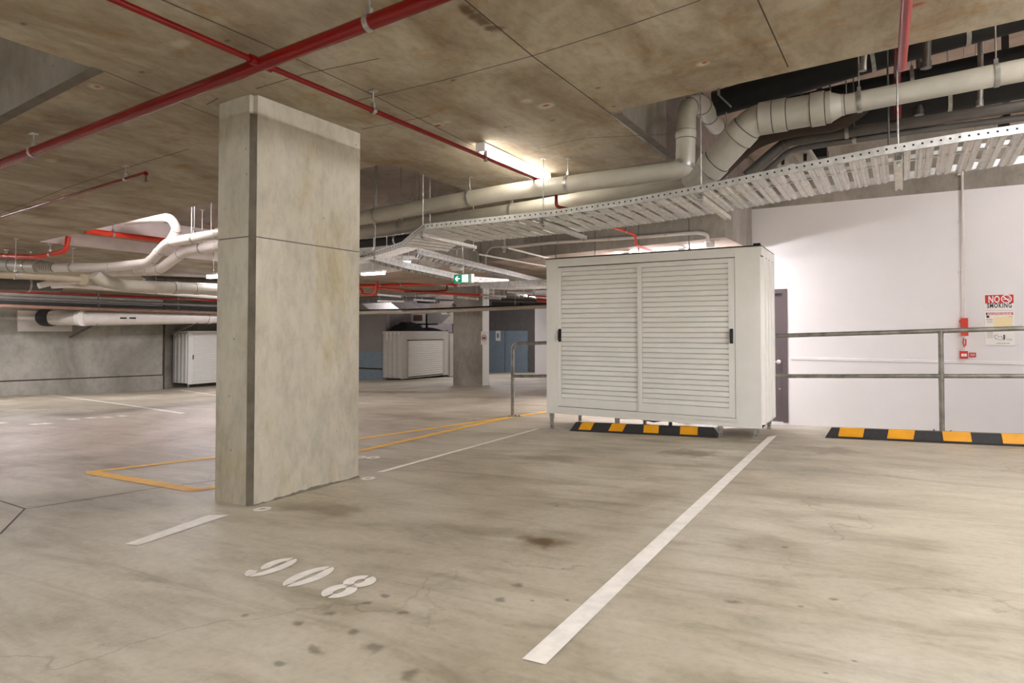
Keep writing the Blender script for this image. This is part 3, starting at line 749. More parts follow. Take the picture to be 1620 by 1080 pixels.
text_mb(mb, 'NO', A.x+W*.33, YS-.002, zc-.047, .13, M_SIGNW, bold=.003, spacing=1.05, wid=W*.38)
text_mb(mb, 'SMOKING', (A.x+B.x)/2, YS-.002, B.z+.032, .085, M_SIGNK, bold=.0025, spacing=1.2, wid=W*.82)
mb.build('lettering', sg)
mb = MB(); px = A.x+W*.74; disc(mb, px, YS-.002, zc, .045, .058, M_SIGNW)
mb.prism([(px-.045, YS-.002, zc+.035), (px-.035, YS-.002, zc+.045), (px+.045, YS-.002, zc-.035), (px+.035, YS-.002, zc-.045)], (0, -.0006, 0), M_SIGNW)
rect(mb, px-.035, px+.02, zc-.01, zc+.002, YS-.001, M_SIGNW); rect(mb, px+.024, px+.034, zc-.01, zc+.002, YS-.001, M_SIGNW)
mb.tube([(px+.03, YS-.002, zc+.006), (px+.034, YS-.002, zc+.016), (px+.022, YS-.002, zc+.022), (px+.012, YS-.002, zc+.03)], .002, M_SIGNW, 5)
mb.build('cigarette_symbol', sg)
ev = thing('evacuation_diagram', 'white evacuation diagram sheet below the no smoking sign', 'sign', (A.x, WY, C.z))
mb = MB(); zt = B.z-.01; mb.box((A.x, YS+.003, C.z), (B.x, WY, zt), M_SIGNW); H = zt-C.z
z = lambda f: zt-H*f; x = lambda f: A.x+W*f; y = YS+.003
rect(mb, x(.05), x(.95), z(.12), z(.05), y, M_SIGNR); rect(mb, x(.05), x(.09), z(.12), z(.05), y, M_SIGNK, .0014)
rect(mb, x(.3), x(.92), z(.57), z(.17), y, M_SIGNY)
for i, f in enumerate((.24, .5, .6)): rect(mb, x(.05), x(.28), z(f+.015), z(f), y, M_SIGNR)
for f in (.28, .31, .34, .53, .56, .63, .66, .69, .72, .75, .78): rect(mb, x(.06+.03*(f*100 % 2)), x(.27), z(f+.008), z(f), y, M_GREYW)
disc(mb, x(.11), y-.001, z(.17), 0, .018, M_SIGNK, 10); rect(mb, x(.8), x(.93), z(.18), z(.165), y, M_GREYW)
for i in range(9): rect(mb, x(.38+.05*i), x(.41+.05*i), z(.96), z(.94-.006*(i % 3)), y, M_GREYW)
pl = [(.32, .72), (.42, .7), (.44, .76), (.56, .74), (.58, .82), (.66, .8), (.66, .7), (.62, .7), (.62, .86), (.46, .84), (.34, .8), (.32, .72)]
mb.tube([(x(a_), y-.001, z(b_)) for a_, b_ in pl], .0025, M_SIGNK, 4); rect(mb, x(.64), x(.67), z(.84), z(.7), y, M_SIGNK)
rect(mb, x(.72), x(.92), z(.83), z(.82), y, M_GREYW); rect(mb, x(.72), x(.9), z(.86), z(.85), y, M_GREYW); mb.build('sheet', ev)
mb = MB(); text_mb(mb, 'EVACUATION DIAGRAM', x(.5), y-.002, z(.113), .034, M_SIGNW, bold=.001, wid=W*.8); mb.build('lettering', ev)
# conduit, siren and call point
t1 = PY(1522, 262, WY-.025); b1 = PY(1524, 503, WY-.025)
cd = thing('electrical_conduit', 'white vertical conduit on the white wall feeding the red fire devices', 'conduit', (b1.x, WY-.02, b1.z))
mb = MB(); mb.tube([(b1.x, WY-.022, b1.z-.05), (t1.x, WY-.022, t1.z)], .017, M_PVCW, 10); mb.tube(rounded([(t1.x, WY-.022, t1.z-.01), (t1.x, WY-.022, t1.z+.05), (t1.x+.25, WY-.022, t1.z+.06)], .04), .014, M_PVCW, 10); mb.build('tube', cd)
for v in (275, 350, 430):
    p = PY(1522, v, WY-.02); mb = MB(); mb.box((p.x-.05, WY-.03, p.z-.012), (p.x+.02, WY, p.z+.012), M_PVCW); mb.build('saddle', cd)
A_ = PY(1519, 503, WY); B_ = PY(1531, 531, WY)
si = thing('fire_siren', 'orange-red fire alarm box on the white wall behind the top rail', 'alarm', (A_.x, WY, B_.z))
mb = MB(); mb.box((A_.x, WY-.07, B_.z), (B_.x, WY-.04, A_.z), M_ORED); mb.box((A_.x+.01, WY-.04, B_.z+.01), (B_.x-.01, WY, A_.z-.01), M_ORED); mb.box((A_.x-.015, WY-.05, A_.z-.06), (A_.x, WY-.02, A_.z-.03), M_ORED); mb.box((A_.x-.015, WY-.05, B_.z+.05), (A_.x, WY-.02, B_.z+.08), M_ORED); mb.build('housing', si)
mb = MB(); xc = (A_.x+B_.x)/2; mb.tube([(xc, WY-.05, B_.z), (xc, WY-.05, B_.z-.03)], .014, M_PVCW, 8)
mb.tube([(xc-.01, WY-.05, B_.z-.03), (xc-.018, WY-.05, B_.z-.1), (xc, WY-.05, B_.z-.15), (xc+.012, WY-.05, B_.z-.13), (xc+.014, WY-.05, B_.z-.04)], .008, M_ORED, 8); mb.build('coiled_lead', si)
A_ = PY(1518, 555, WY); B_ = PY(1531, 567, WY)
cp = thing('fire_call_point', 'red break-glass call point with a white label plate on the white wall', 'alarm', (A_.x, WY, B_.z))
mb = MB(); mb.box((A_.x, WY-.05, B_.z), (B_.x, WY, A_.z), M_SIGNR); mb.tube([((A_.x+B_.x)/2, WY-.03, A_.z), ((A_.x+B_.x)/2, WY-.03, A_.z+.1)], .012, M_PVCW, 8); mb.build('housing', cp)
mb = MB(); mb.box((A_.x+.015, WY-.053, B_.z+.03), (B_.x-.015, WY-.049, A_.z-.035), M_SIGNW); mb.box((A_.x+.04, WY-.055, B_.z+.055), (B_.x-.04, WY-.052, A_.z-.06), M_GREYW); mb.build('glass_plate', cp)
A_ = PY(1533, 557.5, WY); B_ = PY(1544, 565, WY); mb = MB(); mb.box((A_.x, WY-.006, B_.z), (B_.x, WY, A_.z), M_SIGNR)
for f in (.3, .6): mb.box((A_.x+.01, WY-.008, B_.z+(A_.z-B_.z)*f), (B_.x-.01, WY-.005, B_.z+(A_.z-B_.z)*(f+.12)), M_SIGNW)
tag(mb.build('warning_label'), 'small red label plate right of the call point', 'sign')

# ------------------------------------------------------------------ near red sprinkler pipes
zr = lambda x_: cz(x_, 2.24)-.14
big = [(-9.5, 2.26, zr(-9.5)), (-2.92, 2.24, zr(-2.92)), (1.0, 2.24, zr(1.0))]
pr = pipe('sprinkler_main_pipe', 'thick glossy red sprinkler main crossing the ceiling in front of the column', big, .037, M_RED, hang=[(PX(53, 240, PC(53, 240, -.14).x).x+9.5)/10.5], er=.05)
for u, v in ((578, 32),):
    p = PC(u, v, -.14); add_hanger(Vector((p.x, 2.24, zr(p.x))), Vector((1, 0, .037)), .037, pr)
zt_ = lambda x_, y_: cz(x_, y_)-.135
thin = [(-2.93, -1.0, zt_(-2.93, -1)), (-2.92, 2.24, zt_(-2.92, 2.24)), (-2.84, 5.32, zt_(-2.84, 5.32)), PY(878, 300, 5.42)]
dn = PY(880, 327, 5.42); thin = thin[:3]+[Vector((dn.x, 5.42, zt_(dn.x, 5.42))), Vector((dn.x, 5.42, dn.z)), Vector((dn.x+.1, 5.6, dn.z-.01))]
pipe('sprinkler_branch_pipe', 'thin red branch pipe running past the batten light and turning down above the cable tray', thin, .0165, M_RED, hang=[(4.5)/7.6], er=.04)
mb = MB(); mb.tube([(-2.92, 2.17, zt_(-2.92, 2.2)), (-2.92, 2.31, zt_(-2.92, 2.3))], .027, M_RED, 14); mb.build('branch_tee', pr)
zq = cz(.12, 4)-.12
pipe('sprinkler_branch_pipe', 'short red pipe coming in from the top right and rising past the slab edge', [(.13, -2.0, cz(.13, -2)-.12), (.12, 4.46, cz(.12, 4.4)-.12), (.12, 4.52, cz(.12, 4.4)+.35), (.13, 5.9, cz(.12, 4.4)+.35), (.13, 5.95, PY(1421, 187, 5.95).z)], .025, M_DULL, er=.06, hang=[.25])
# small branch ending in a sprinkler head
a, b = PC(-60, 378, -.12), PC(231, 273, -.12); a.y = b.y+.08
sp = pipe('sprinkler_branch_pipe', 'thin red pipe at left ending in a single sprinkler head', [a, b], .0135, M_RED, hang=[.93])
mb = MB(); mb.tube([b, b-Vector((0, 0, .025))], .017, M_RED, 10); mb.tube([b-Vector((0, 0, .02)), b-Vector((0, 0, .075))], .008, M_COPPER, 8); mb.tube([b-Vector((0, 0, .075)), b-Vector((0, 0, .079))], .022, M_COPPER, 12); mb.build('sprinkler_head', sp)
# sprinkler heads below the batten line
for (u, v, lab) in ((768, 251, 'bright drop fitting under the thin red pipe beside the batten light'),):
    p = PX(u, v, -2.86); mb = MB(); mb.box((p.x-.012, p.y-.012, p.z-.01), (p.x+.012, p.y+.012, p.z+.075), M_GALV); mb.tube([p, p-Vector((0, 0, .03))], .014, M_GALV, 8)
    tag(mb.build('drop_fitting'), lab, 'fitting')

# ------------------------------------------------------------------ batten lights
def batten(c, L, ang, label, mat=M_LAMP, group=None, drop=0.0, wd=.09):
    """surface-mounted fluorescent batten; c = centre of the top face"""
    M = Matrix.Translation(c)@Matrix.Rotation(ang, 4, 'Z')
    root = thing('batten_light', label, 'light', c, group)
    m = MB(); m.box((-L/2, -wd*.4, -.035), (L/2, wd*.4, 0), M_FIX, M); m.box((-L/2-.012, -wd/2, -.075), (-L/2, wd/2, 0), M_FIX, M); m.box((L/2, -wd/2, -.075), (L/2+.012, wd/2, 0), M_FIX, M); m.build('housing', root)
    m = MB(); n = 8; pf = [(wd/2*math.cos(math.pi*k/n), -.035-.04*math.sin(math.pi*k/n)) for k in range(n+1)]
    m.prism([M@Vector((-L/2, a_, b_)) for a_, b_ in pf], M.to_3x3()@Vector((L, 0, 0)), mat); m.build('diffuser', root)
    return root
p0, p1 = PC(755, 233, -.04), PC(861, 281, -.04); xm = (p0.x+p1.x)/2+.03
bl = batten(Vector((xm, (p0.y+p1.y)/2, cz(xm, 5.1)-.005)), 1.2, math.pi/2, 'bright fluorescent batten on the slab soffit right of the column', M_LAMPN)
bl.location.z += 0
HID = [(2.8, .8, 0), (1.9, 3.85, 0), (-.6, -1.2, 1), (-6.6, -1.6, 2), (1.6, -2.8, 0), (-3.4, -3.9, 1), (3.6, 3.0, 0), (-11.8, 1.6, 1), (-15.5, 2.0, 1)]  # out-of-view battens added as fill; one brightens the raised recess
for i, (x_, y_, k) in enumerate(HID):
    batten(Vector((x_, y_, hi_at(x_, y_)-.003+(.62 if k == 2 else 0))), 1.2, math.pi/2, 'unseen fluorescent batten added as fill light beside or behind the viewpoint', M_LAMP, 'unseen fill battens around the viewpoint')
for (x_, y_, z_, lab) in ((-3.3, 9.6, 2.172, 'bright batten glowing on the soffit above the storage cage'),
                          (-2.5, 9.7, 2.19, 'fill batten added under the beam soffit nearest the mauve door'),  # second lamp added to brighten the wall around the door
                          (-13.2, 24.0, 0, 'fill batten added under the high slab in front of the blue doors'),  # added to brighten the far doors
                          (2.6, 8.6, 0, 'fill batten added high over the walkway beyond the right edge of the view'),  # added out of view to brighten the white wall
                          (-14.3, 9.2, 2.12, 'fill batten added on the low soffit in front of the left wall'),
                          (-9.8, 8.0, 0, 'unseen fill batten added under the high slab behind the foreground column'),  # added where the column hides it, to light the background
                          (-8.6, 4.75, 0, 'batten under the high slab tucked above the white drains at left'),
                          (1.6, 4.72, 0, 'unseen fill batten added high in the services void behind the slab edge'),  # added behind the slab edge to light the void
                          (-16.2, 6.2, 0, 'fill batten added on the low soffit near the left edge'),
                          (-15.5, 12.5, 2.05, 'fill batten added on the low soffit near the left storage cage'),
                          (-14.2, 21.0, 0, 'fill batten added under the high slab near the blue doors'),  # added because the far doors came out dark
                          (-11.8, 17.5, 2.62, 'fill batten added under the high slab over the distant column'),
                          (-5.2, 15.5, 0, 'fill batten added under the high slab far behind the storage cage')):
    zz = z_ if z_ else hi_at(x_, y_)-.004  # battens labelled as fill are added to brighten the background
    batten(Vector((x_, y_, zz)), 1.2, 0 if y_ < 4.8 else math.pi/2, lab, (M_LAMPN if x_ > 0 else M_LAMPH) if y_ < 4.8 else M_LAMPC)
# visible distant fittings
def lightbox(u0, u1, v0, v1, Y, lab, mat=None):
    a, b = PY(u0, v1, Y), PY(u1, v0, Y); root = thing('batten_light', lab, 'light', (a.x, Y, a.z))
    m = MB(); m.box((a.x, Y-.04, a.z), (b.x, Y+.04, b.z), mat or M_LAMPS); m.build('diffuser', root)
    m = MB(); m.box((a.x-.02, Y-.05, b.z), (b.x+.02, Y+.05, b.z+.03), M_FIX); m.tube([((a.x+b.x)/2, Y, b.z+.02), ((a.x+b.x)/2, Y, hi_at(a.x, Y))], .01, M_GALV, 6); m.build('housing', root)
lightbox(574, 607, 430, 435.5, 8.0, 'glowing batten seen just right of the foreground column')
lightbox(330, 345, 434.5, 440.5, 7.0, 'glowing batten seen just left of the foreground column')
lightbox(716, 731, 424, 428, 8.0, 'small pale fitting above the exit sign', M_FIX)
lightbox(624, 647, 413, 423, 7.9, 'bright boxy fitting glowing under the bend of the cable trays')

# ------------------------------------------------------------------ big plastic drains
YA = 5.25
ptsA = [PY(u, v, YA) for u, v in ((235, 417), (250, 398), (262, 386), (345, 370), (566, 346), (800, 304), (1062, 271))]
left = [PY(u, v, YA-.05) for u, v in ((86, 423.5), (170, 423))]
A1 = PY(1084, 264, YA); A2 = PY(1086, 170, YA)
pipe('drain_pipe', 'pale grey drain pipe under the soffit, rising in a double bend at the opening',
     ptsA[3:]+[A1, A2, PY(1108, 163, YA+.25), PY(1133, 200, YA+1.1)], .08, M_PVC, hang=[.36, .52, .66, .8], col=[.83, .868, .905, .95], er=.1, seg=22)
pipe('drain_pipe', 'white drain pipe left of the column stepping down in a double bend', [PY(85, 423, 4.85), PY(170, 423, YA-.1), PY(236, 416, YA), PY(264, 384, YA), ptsA[3]+Vector((-.02, 0, 0))], .07, M_PVCW, hang=[.1, .86], col=[.3, .56, .62, .71], er=.12, seg=20)
YB = 5.5
RB = .0775
lowB = [PY(345, 389, 5.75), PY(566, 369, 5.75), PY(800, 335, 5.75), PY(1100, 286, 5.7), PY(1130, 270, 5.6)]
pipe('drain_pipe', 'thick grey drain pipe running below and behind the pale one', [*lowB[:4]], RB, M_PVC, hang=[.5, .72], er=.15, seg=22)
pipe('drain_pipe', 'large grey drain pipe rising diagonally above the cable tray', [PY(1095, 290, 5.6), PY(1122, 268, 5.5), PY(1192, 190, 5.35), PY(1315, 169, 5.35)], .121, M_PVC, col=[.2, .47, .64, .72, .93], er=.09, seg=26)
rb0, rb1 = PY(1312, 170, 5.35), PY(1700, 95, 5.35)
q = pipe('drain_pipe', 'grey drain pipe at top right continuing to the right edge of the view', [rb0, rb1], .076, M_PVC, hang=[.14], col=[.05], seg=22)
p, d = along([rb0, rb1], (PY(1576, 120, 5.35).x-rb0.x)/(rb1.x-rb0.x)); add_hanger(p, d, .076, q)
mb = MB(); mb.tube([rb0-d*.07, rb0, rb0+d*.06, rb0+d*.09], .1, M_PVC, 24, rs=[.117, .117, .09, .078]); mb.build('reducer', q)
pipe('drain_pipe', 'white lower drain pipe left of the column with a wide bend', [PY(146, 436, 5.9), PY(180, 430, 5.8), PY(250, 428, 5.75), PY(292, 397, 5.75), PY(345, 388.5, 5.75)], .077, M_PVCW, col=[.42, .52, .6, .75], hang=[.9], er=.16, seg=20)
pipe('drain_pipe', 'white bent pipe dropping from the slab edge to the left drain', [PY(200, 350, 5.1), PY(238, 345, 5.1), PY(270, 344, 5.2), PY(281, 362, 5.25), PY(268, 384, 5.25)], .062, M_PVCW, col=[.45, .85], er=.1, seg=18)

# ------------------------------------------------------------------ pipes in the left background
def pxpipe(name, label, px, X, r, mat, **kw):
    P = [PX(u, v, X) for u, v in px]
    if px[-1][0] == 345: P.append(P[-1]+(P[-1]-P[-2]).normalized()*2.6)   # runs on behind the column
    return pipe(name, label, P, r, mat, **kw)
XQ = -10.9
o = pipe('ventilation_pipe', 'large grey pipe at the left edge under the soffit, ending in a ribbed coupling', [PY(-40, 415.5, 4.6), PY(63, 421.5, 4.75)], .112, M_PVC, col=[.6], hang=[.85], seg=22)
mb = MB()
a, b = PY(62, 421.5, 4.75), PY(86, 423, 4.85); n = 7
for k in range(n):
    c = a.lerp(b, (k+.5)/n); d = (b-a).normalized(); mb.tube([c-d*.012, c, c+d*.012], .1, M_PVC, 18, rs=[.075, .1-.002*k, .075])
mb.tube([a, b], .074, M_DARKPIPE, 16); mb.build('ribbed_coupling', o)
pxpipe('drain_pipe', 'grey drain elbow hanging below the white drains at left', [(150, 433), (163, 444), (196, 452), (345, 458)], -10.4, .1, M_PVC, col=[.28, .36], hang=[.7], er=.3)
bgp = pxpipe('beige_pipe', 'beige pipe with a capped end at far left', [(-30, 433), (60, 437.5), (136, 442.5)], -10.6, .05, M_BEIGE, cat='pipe', hang=[.3], er=.1)
p = PX(136, 443, -10.6); mb = MB(); mb.tube([p+Vector((.06, -.07, 0)), p+Vector((-.02, .02, 0))], .085, M_BEIGE, 20); mb.build('end_cap', bgp)
pxpipe('white_pipe', 'short white pipe stub pointing left below the beige pipe', [(61, 452), (86, 446), (128, 445)], -10.8, .045, M_PVCW, er=.2)
pxpipe('white_pipe', 'long slender white pipe under the grey drains at left', [(82, 453), (110, 451.5), (345, 470.5)], -11.2, .035, M_PVCW, hang=[.3, .6, .9])
pxpipe('air_duct', 'grey rectangular-looking duct pipe at the left edge', [(-40, 446), (95, 451)], -12.5, .13, M_DARKPIPE, cat='duct', hang=[.6], seg=8)
def onwall(dx): return XL+dx
for nm, lab, v0, v1, r, mat in (('sprinkler_pipe', 'thin dark red pipe in front of the left wall', 459.5, 475.5, .028, M_RED), ('grey_pipe', 'grey pipe running along the top of the left wall', 470, 484, .05, M_DARKPIPE),
                               ('brown_pipe', 'brown pipe lowest of the bundle along the top of the left wall', 483.5, 495, .05, M_COPPER), ('grey_pipe', 'dark pipe between the grey and the brown pipe of the left wall bundle', 478, 489.5, .04, M_BLACK)):
    pxpipe(nm, lab, [(-40, v0-(v1-v0)*.11), (345, v1)], -17.6, r, mat, hang=[.3, .55, .8], hmat=M_DARKPIPE)
pp = pxpipe('exhaust_pipe', 'large white exhaust pipe bracketed along the left wall', [(128, 503), (345, 501)], -18.0, .205, M_PVCW, col=[.55], hang=[])
a = PX(131, 503, -18.0)
for u0_, u1_ in ((190, 200), (205, 215)):
    a1, b1_ = PX(u0_, 503, -17.79), PX(u1_, 503, -17.79); mb = MB(); mb.box((a1.x-.004, a1.y, a1.z-.02), (a1.x+.004, b1_.y, a1.z+.02), M_SLOT); mb.build('pipe_marking', pp)
ex = thing('exhaust_branch', 'white capped pipe stub with black rubber boot entering the left wall board', 'pipe', a)
e0 = PX(68, 501.5, -18.9); e1 = PX(84, 502, -18.75)
mb = MB(); mb.tube([PX(84, 502, -18.7), PX(131, 502.5, -17.9)], .2, M_PVCW, 22); mb.build('tube', ex)
mb = MB(); c = PX(131, 502.5, -17.9); dd = (c-PX(84, 502, -18.7)).normalized(); mb.tube([c-dd*.08, c+dd*.02], .215, M_SIGNW, 24); mb.build('end_cap', ex)
mb = MB(); mb.tube([PX(72, 501.5, -19.2), PX(79, 502, -18.9), PX(86, 502, -18.65)], .22, M_RUBBER, 20, rs=[.24, .24, .21]); mb.build('rubber_boot', ex)
A_, B_ = PX(28, 491, XL+.05), PX(114, 524, XL+.05); mb = MB(); mb.box((XL, A_.y, B_.z), (XL+.06, B_.y, A_.z), M_PVCW)
tag(mb.build('wall_board'), 'pale rectangular board on the left wall around the exhaust pipe', 'board')
for (u, v) in ((147, 513), (305, 511)):
    p = PX(u, v, -18.1); mb = MB(); mb.bar((XL, p.y, p.z-.35), (p.x+.1, p.y, p.z), .04, .04, M_DARKPIPE); mb.bar((XL, p.y, p.z), (p.x+.25, p.y, p.z), .04, .03, M_GALV); mb.build('bracket', None)
    tag(COL.objects[-1], 'steel bracket under the exhaust pipe, ' + ('near its capped end' if u < 200 else 'above the left storage cage'), 'bracket')
a, b, c = PC(-40, 402, -.1), PC(95, 398, -.1), PC(110, 393, -.1)
pipe('sprinkler_pipe', 'red pipe hugging the low soffit at left and turning up in an elbow', [PY(-40, 402.5, 4.35), PY(30, 405.5, 4.45), PY(60, 406.5, 4.52), PX(105, 397, -10.45), PX(108, 374, -10.45)], .036, M_ORED, hang=[.38, .8], er=.14, col=[.62])
pipe('sprinkler_pipe', 'bright orange-red pipe passing between the white beam faces at left', [PX(135, 365, -10.0), PX(262, 380.5, -10.0)], .043, M_ORED, hang=[.32])
pipe('brown_pipe', 'thin brown pipe under the high soffit left of the column', [PY(285, 347, 6.4), PY(334, 355, 6.4), PY(340, 372, 6.4)], .018, M_COPPER, er=.08)
pipe('sprinkler_pipe', 'thin dark red pipe bending behind the left drains', [PY(298, 421, 7.5), PY(325, 419, 7.5), PY(328, 402, 7.5), PY(345, 400, 7.5)], .02, M_RED, er=.1)
pxpipe('grey_pipe', 'dark grey pipe behind the left drains', [(228, 440), (345, 444)], -12.5, .06, M_DARKPIPE, hang=[.5])
pxpipe('grey_pipe', 'short grey bent pipe behind the left drains', [(226, 434), (246, 446), (262, 447)], -12.0, .05, M_DARKPIPE, er=.2, col=[.5])

# ------------------------------------------------------------------ pipes in the high void at right
def ypipe(name, label, px, Y, r, mat, **kw): return pipe(name, label, [PY(u, v, Y) for u, v in px], r, mat, **kw)
ypipe('lagged_pipe', 'thick black lagged pipe close behind the slab edge at top right', [(1130, 165), (1280, 122), (1420, 78), (1700, 0)], 5.9, .115, M_BLACK, cat='pipe', hang=[.5, .75])
ypipe('lagged_pipe', 'black lagged pipe seen just above the grey drain at top right', [(1170, 245), (1215, 175), (1320, 150), (1460, 122), (1700, 70)], 6.35, .08, M_BLACK, er=.25, hang=[.6])
ypipe('lagged_pipe', 'black lagged pipe seen below the grey drain at top right', [(1330, 190), (1450, 160), (1560, 138), (1700, 112)], 6.6, .15, M_BLACK, er=.2, hang=[.5])
ypipe('lagged_pipe', 'dark brown lagged pipe curving up behind the large drain', [(1110, 300), (1190, 225), (1240, 207), (1325, 196), (1362, 172), (1380, 150)], 5.85, .065, plain('brown_lagging', (58, 46, 36), .8), er=.18)
ypipe('grey_pipe', 'dark grey pipe above the cable tray at right, uppermost of a pair', [(1180, 278), (1243, 224), (1300, 216), (1460, 192), (1700, 155)], 6.0, .045, M_DARKPIPE, er=.08, hang=[.38], col=[.17], group=None)
ypipe('grey_pipe', 'slim grey pipe above the cable tray at right, lower of a pair', [(1196, 286), (1250, 237), (1300, 229), (1460, 206), (1700, 176)], 6.05, .026, M_DARKPIPE, er=.08, hang=[.38])
for i, (u0, v0, u1, v1) in enumerate(((1228, 235, 1248, 268), (1262, 228, 1284, 262))):
    mb = MB(); mb.tube([PY(u0, v0, 6.8), PY(u1, v1, 6.7)], .075, M_PVCW, 18); a = PY((u0+u1)/2, (v0+v1)/2+2, 6.66); mb.box((a.x-.01, a.y-.02, a.z-.05), (a.x+.02, a.y+.0, a.z+.02), M_SLOT)
    tag(mb.build('white_pipe'), ('left' if i == 0 else 'right')+' of two short white sloping pipes above the cable tray', 'pipe')
a, b = PY(1283, 250, 7.0), PY(1308, 230, 7.0); mb = MB(); mb.box((a.x, 7.0, a.z), (b.x, 7.3, b.z), M_BLACK); mb.box((a.x+.05, 7.1, b.z), (a.x+.1, 7.15, hi_at(0, 7)), M_BLACK)
tag(mb.build('junction_box'), 'black box hanging above the cable tray beside the white sloping pipes', 'box')
a, b = PY(1583, 205, 7.2), PY(1597, 182, 7.2); mb = MB(); mb.box((a.x, 7.2, a.z), (b.x, 7.35, b.z), M_BLACK); mb.box((a.x+.03, 7.25, b.z), (a.x+.08, 7.3, hi_at(1, 7)), M_BLACK)
tag(mb.build('junction_box'), 'black box hanging above the cable tray near the right edge', 'box')
a, b = PY(1521, 203, 7.4), PY(1552, 195, 7.4); mb = MB(); mb.box((a.x, 7.4, a.z), (b.x, 7.42, b.z), M_SIGNR)
for x_ in (a.x+.03, b.x-.03): mb.tube([(x_, 7.41, b.z), (x_, 7.41, hi_at(1, 7.4))], .004, M_GALV, 5)
tag(mb.build('pipe_label'), 'small red label plate hanging above the cable tray at right', 'sign')
for (u, vt, vb, Y, r, mat, lab) in ((1467, 55, 108, 5.7, .03, M_DARKPIPE, 'dark vertical pipe stub above the grey drain at top right'), (1456, 150, 182, 6.5, .03, M_DARKPIPE, 'dark vertical fitting below the grey drain at top right'),
                                  (1367, 88, 112, 5.0, .02, M_GALV, 'steel channel stub hanging from the slab edge'), (1552, 130, 168, 6.2, .02, M_GALV, 'steel bracket hanging below the grey drain at right')):
    a, b = PY(u, vt, Y), PY(u-2, vb, Y); mb = MB(); mb.tube([Vector((a.x, Y, hi_at(a.x, Y)+.005)), Vector((a.x, Y, a.z)), b], r, mat, 10); mb.tube([b, b+Vector((0, 0, .05))], r*1.3, mat, 10); tag(mb.build('pipe_stub'), lab, 'pipe')
for (u, vt, vb, Y, lab) in ((1313, 118, 150, 6.1, 'steel drop rod above the large drain, left one'), (1268, 140, 168, 6.1, 'steel drop rod above the large drain, nearest its bend'), (1404, 96, 240, 5.6, 'dark drop rod right of the black box above the tray')):
    a, b = PY(u, vt, Y), PY(u, vb, Y); mb = MB(); mb.tube([(a.x, Y, hi_at(a.x, Y)), (a.x, Y, b.z)], .008, M_DARKPIPE, 6); tag(mb.build('drop_rod'), lab, 'rod')
# perforated angle bracket in the dark corner
a, b = PY(1137, 150, 5.55), PY(1156, 168, 5.55); mb = MB(); mb.bar(a, b, .06, .01, M_GALV); mb.bar((a.x, 5.55, a.z), (a.x, 5.55, hi_at(a.x+.3, 5.55)), .02, .02, M_GALV); tag(mb.build('angle_bracket'), 'perforated steel bracket in the dark corner of the slab opening', 'bracket')

# ------------------------------------------------------------------ cable trays
def tray(label, near, wvec, pitch=.13, fl=.055, split=.36, holes=True, skew=0.0, slat=.1, hp=.05, flip=False, struts=(), rodtop=None, lit=None):
    near = [Vector(p) for p in near]; wvec = Vector(wvec); root = thing('cable_tray', label, 'cable tray', near[0])
    L = [(near[i+1]-near[i]).length for i in range(len(near)-1)]; T = sum(L)
    def at(s):
        s = max(0, min(T, s))
        for i, l in enumerate(L):
            if s <= l+1e-9 or i == len(L)-1: return near[i].lerp(near[i+1], s/l), (near[i+1]-near[i]).normalized()
            s -= l
    for nm, f in (('side_rail', 0.0), ('side_rail', 1.0), ('divider_rail', split)):
        if f is None: continue
        mb = MB()
        for a, b in zip(near, near[1:]):
            mb.bar(a+wvec*f+Vector((0, 0, fl/2)), b+wvec*f+Vector((0, 0, fl/2)), .003, fl if f != split else fl*.5, M_GALVF)
            mb.bar(a+wvec*f*.985+Vector((0, 0, .001))+wvec.normalized()*.008, b+wvec*f*.985+Vector((0, 0, .001))+wvec.normalized()*.008, .02, .003, M_GALVF)
        if holes and f == 0.0:
            s = .03
            while s < T:
                c, d = at(s); c = c+Vector((0, 0, fl*.55)); mb.bar(c-d*.006, c+d*.006, .0062, .012, M_SLOT); s += hp
        mb.build(nm, root)
    slat = pitch*.78; mb = MB(); s = pitch/2
    while s < T:
        c, d = at(s); w1 = slat
        n = wvec.normalized()
        p = c+d*(-w1/2); 
        prof = [(-.5, .004), (-.36, .004), (-.3, -.006), (-.12, -.006), (-.06, .004), (.06, .004), (.12, -.006), (.3, -.006), (.36, .004), (.5, .004)]
        vs = []
        for e in (0, 1):
            for (q_, zz) in prof: vs.append(c+d*(q_*w1)+wvec*e+Vector((0, 0, zz)))
        k = len(prof); mb.add(vs, [(i, i+1, k+i+1, k+i) for i in range(k-1)], M_GALVD)
        vs2 = [v_+Vector((0, 0, .002)) for v_ in vs]; mb.add(vs2, [(i, k+i, k+i+1, i+1) for i in range(k-1)], M_GALVD)
        s += pitch
    mb.build('slats', root)
    return root, at, T
def trapeze(a, b, label, ztop=None, ext=.06, group=None):
    """steel channel under a tray hung on two rods"""
    a = Vector(a); b = Vector(b); d = (b-a).normalized(); a2 = a-d*ext; b2 = b+d*ext
    root = thing('tray_support', label, 'support', a2)
    m = MB(); m.bar(a2, b2, .05, .003, M_CHAN)
    n = Vector((-d.y, d.x, 0)).normalized()
    for s in (-1, 1): m.bar(a2+n*s*.024+Vector((0, 0, .016)), b2+n*s*.024+Vector((0, 0, .016)), .003, .032, M_CHAN)
    m.build('channel', root)
    for p in (a2+d*.03, b2-d*.03):
        m = MB(); zt = (ztop if ztop else hi_at(p.x, p.y)+.005); m.tube([p-Vector((0, 0, .03)), (p.x, p.y, zt)], .0055, M_GALV, 6); m.box((p.x-.012, p.y-.012, p.z-.012), (p.x+.012, p.y+.012, p.z), M_GALV); m.box((p.x-.02, p.y-.02, zt-.01), (p.x+.02, p.y+.02, zt), M_GALV); m.build('rod', root)
z0 = 2.07
tz = lambda x_: z0+.0373*(x_+1.2)+.035*max(0, x_+1.2)
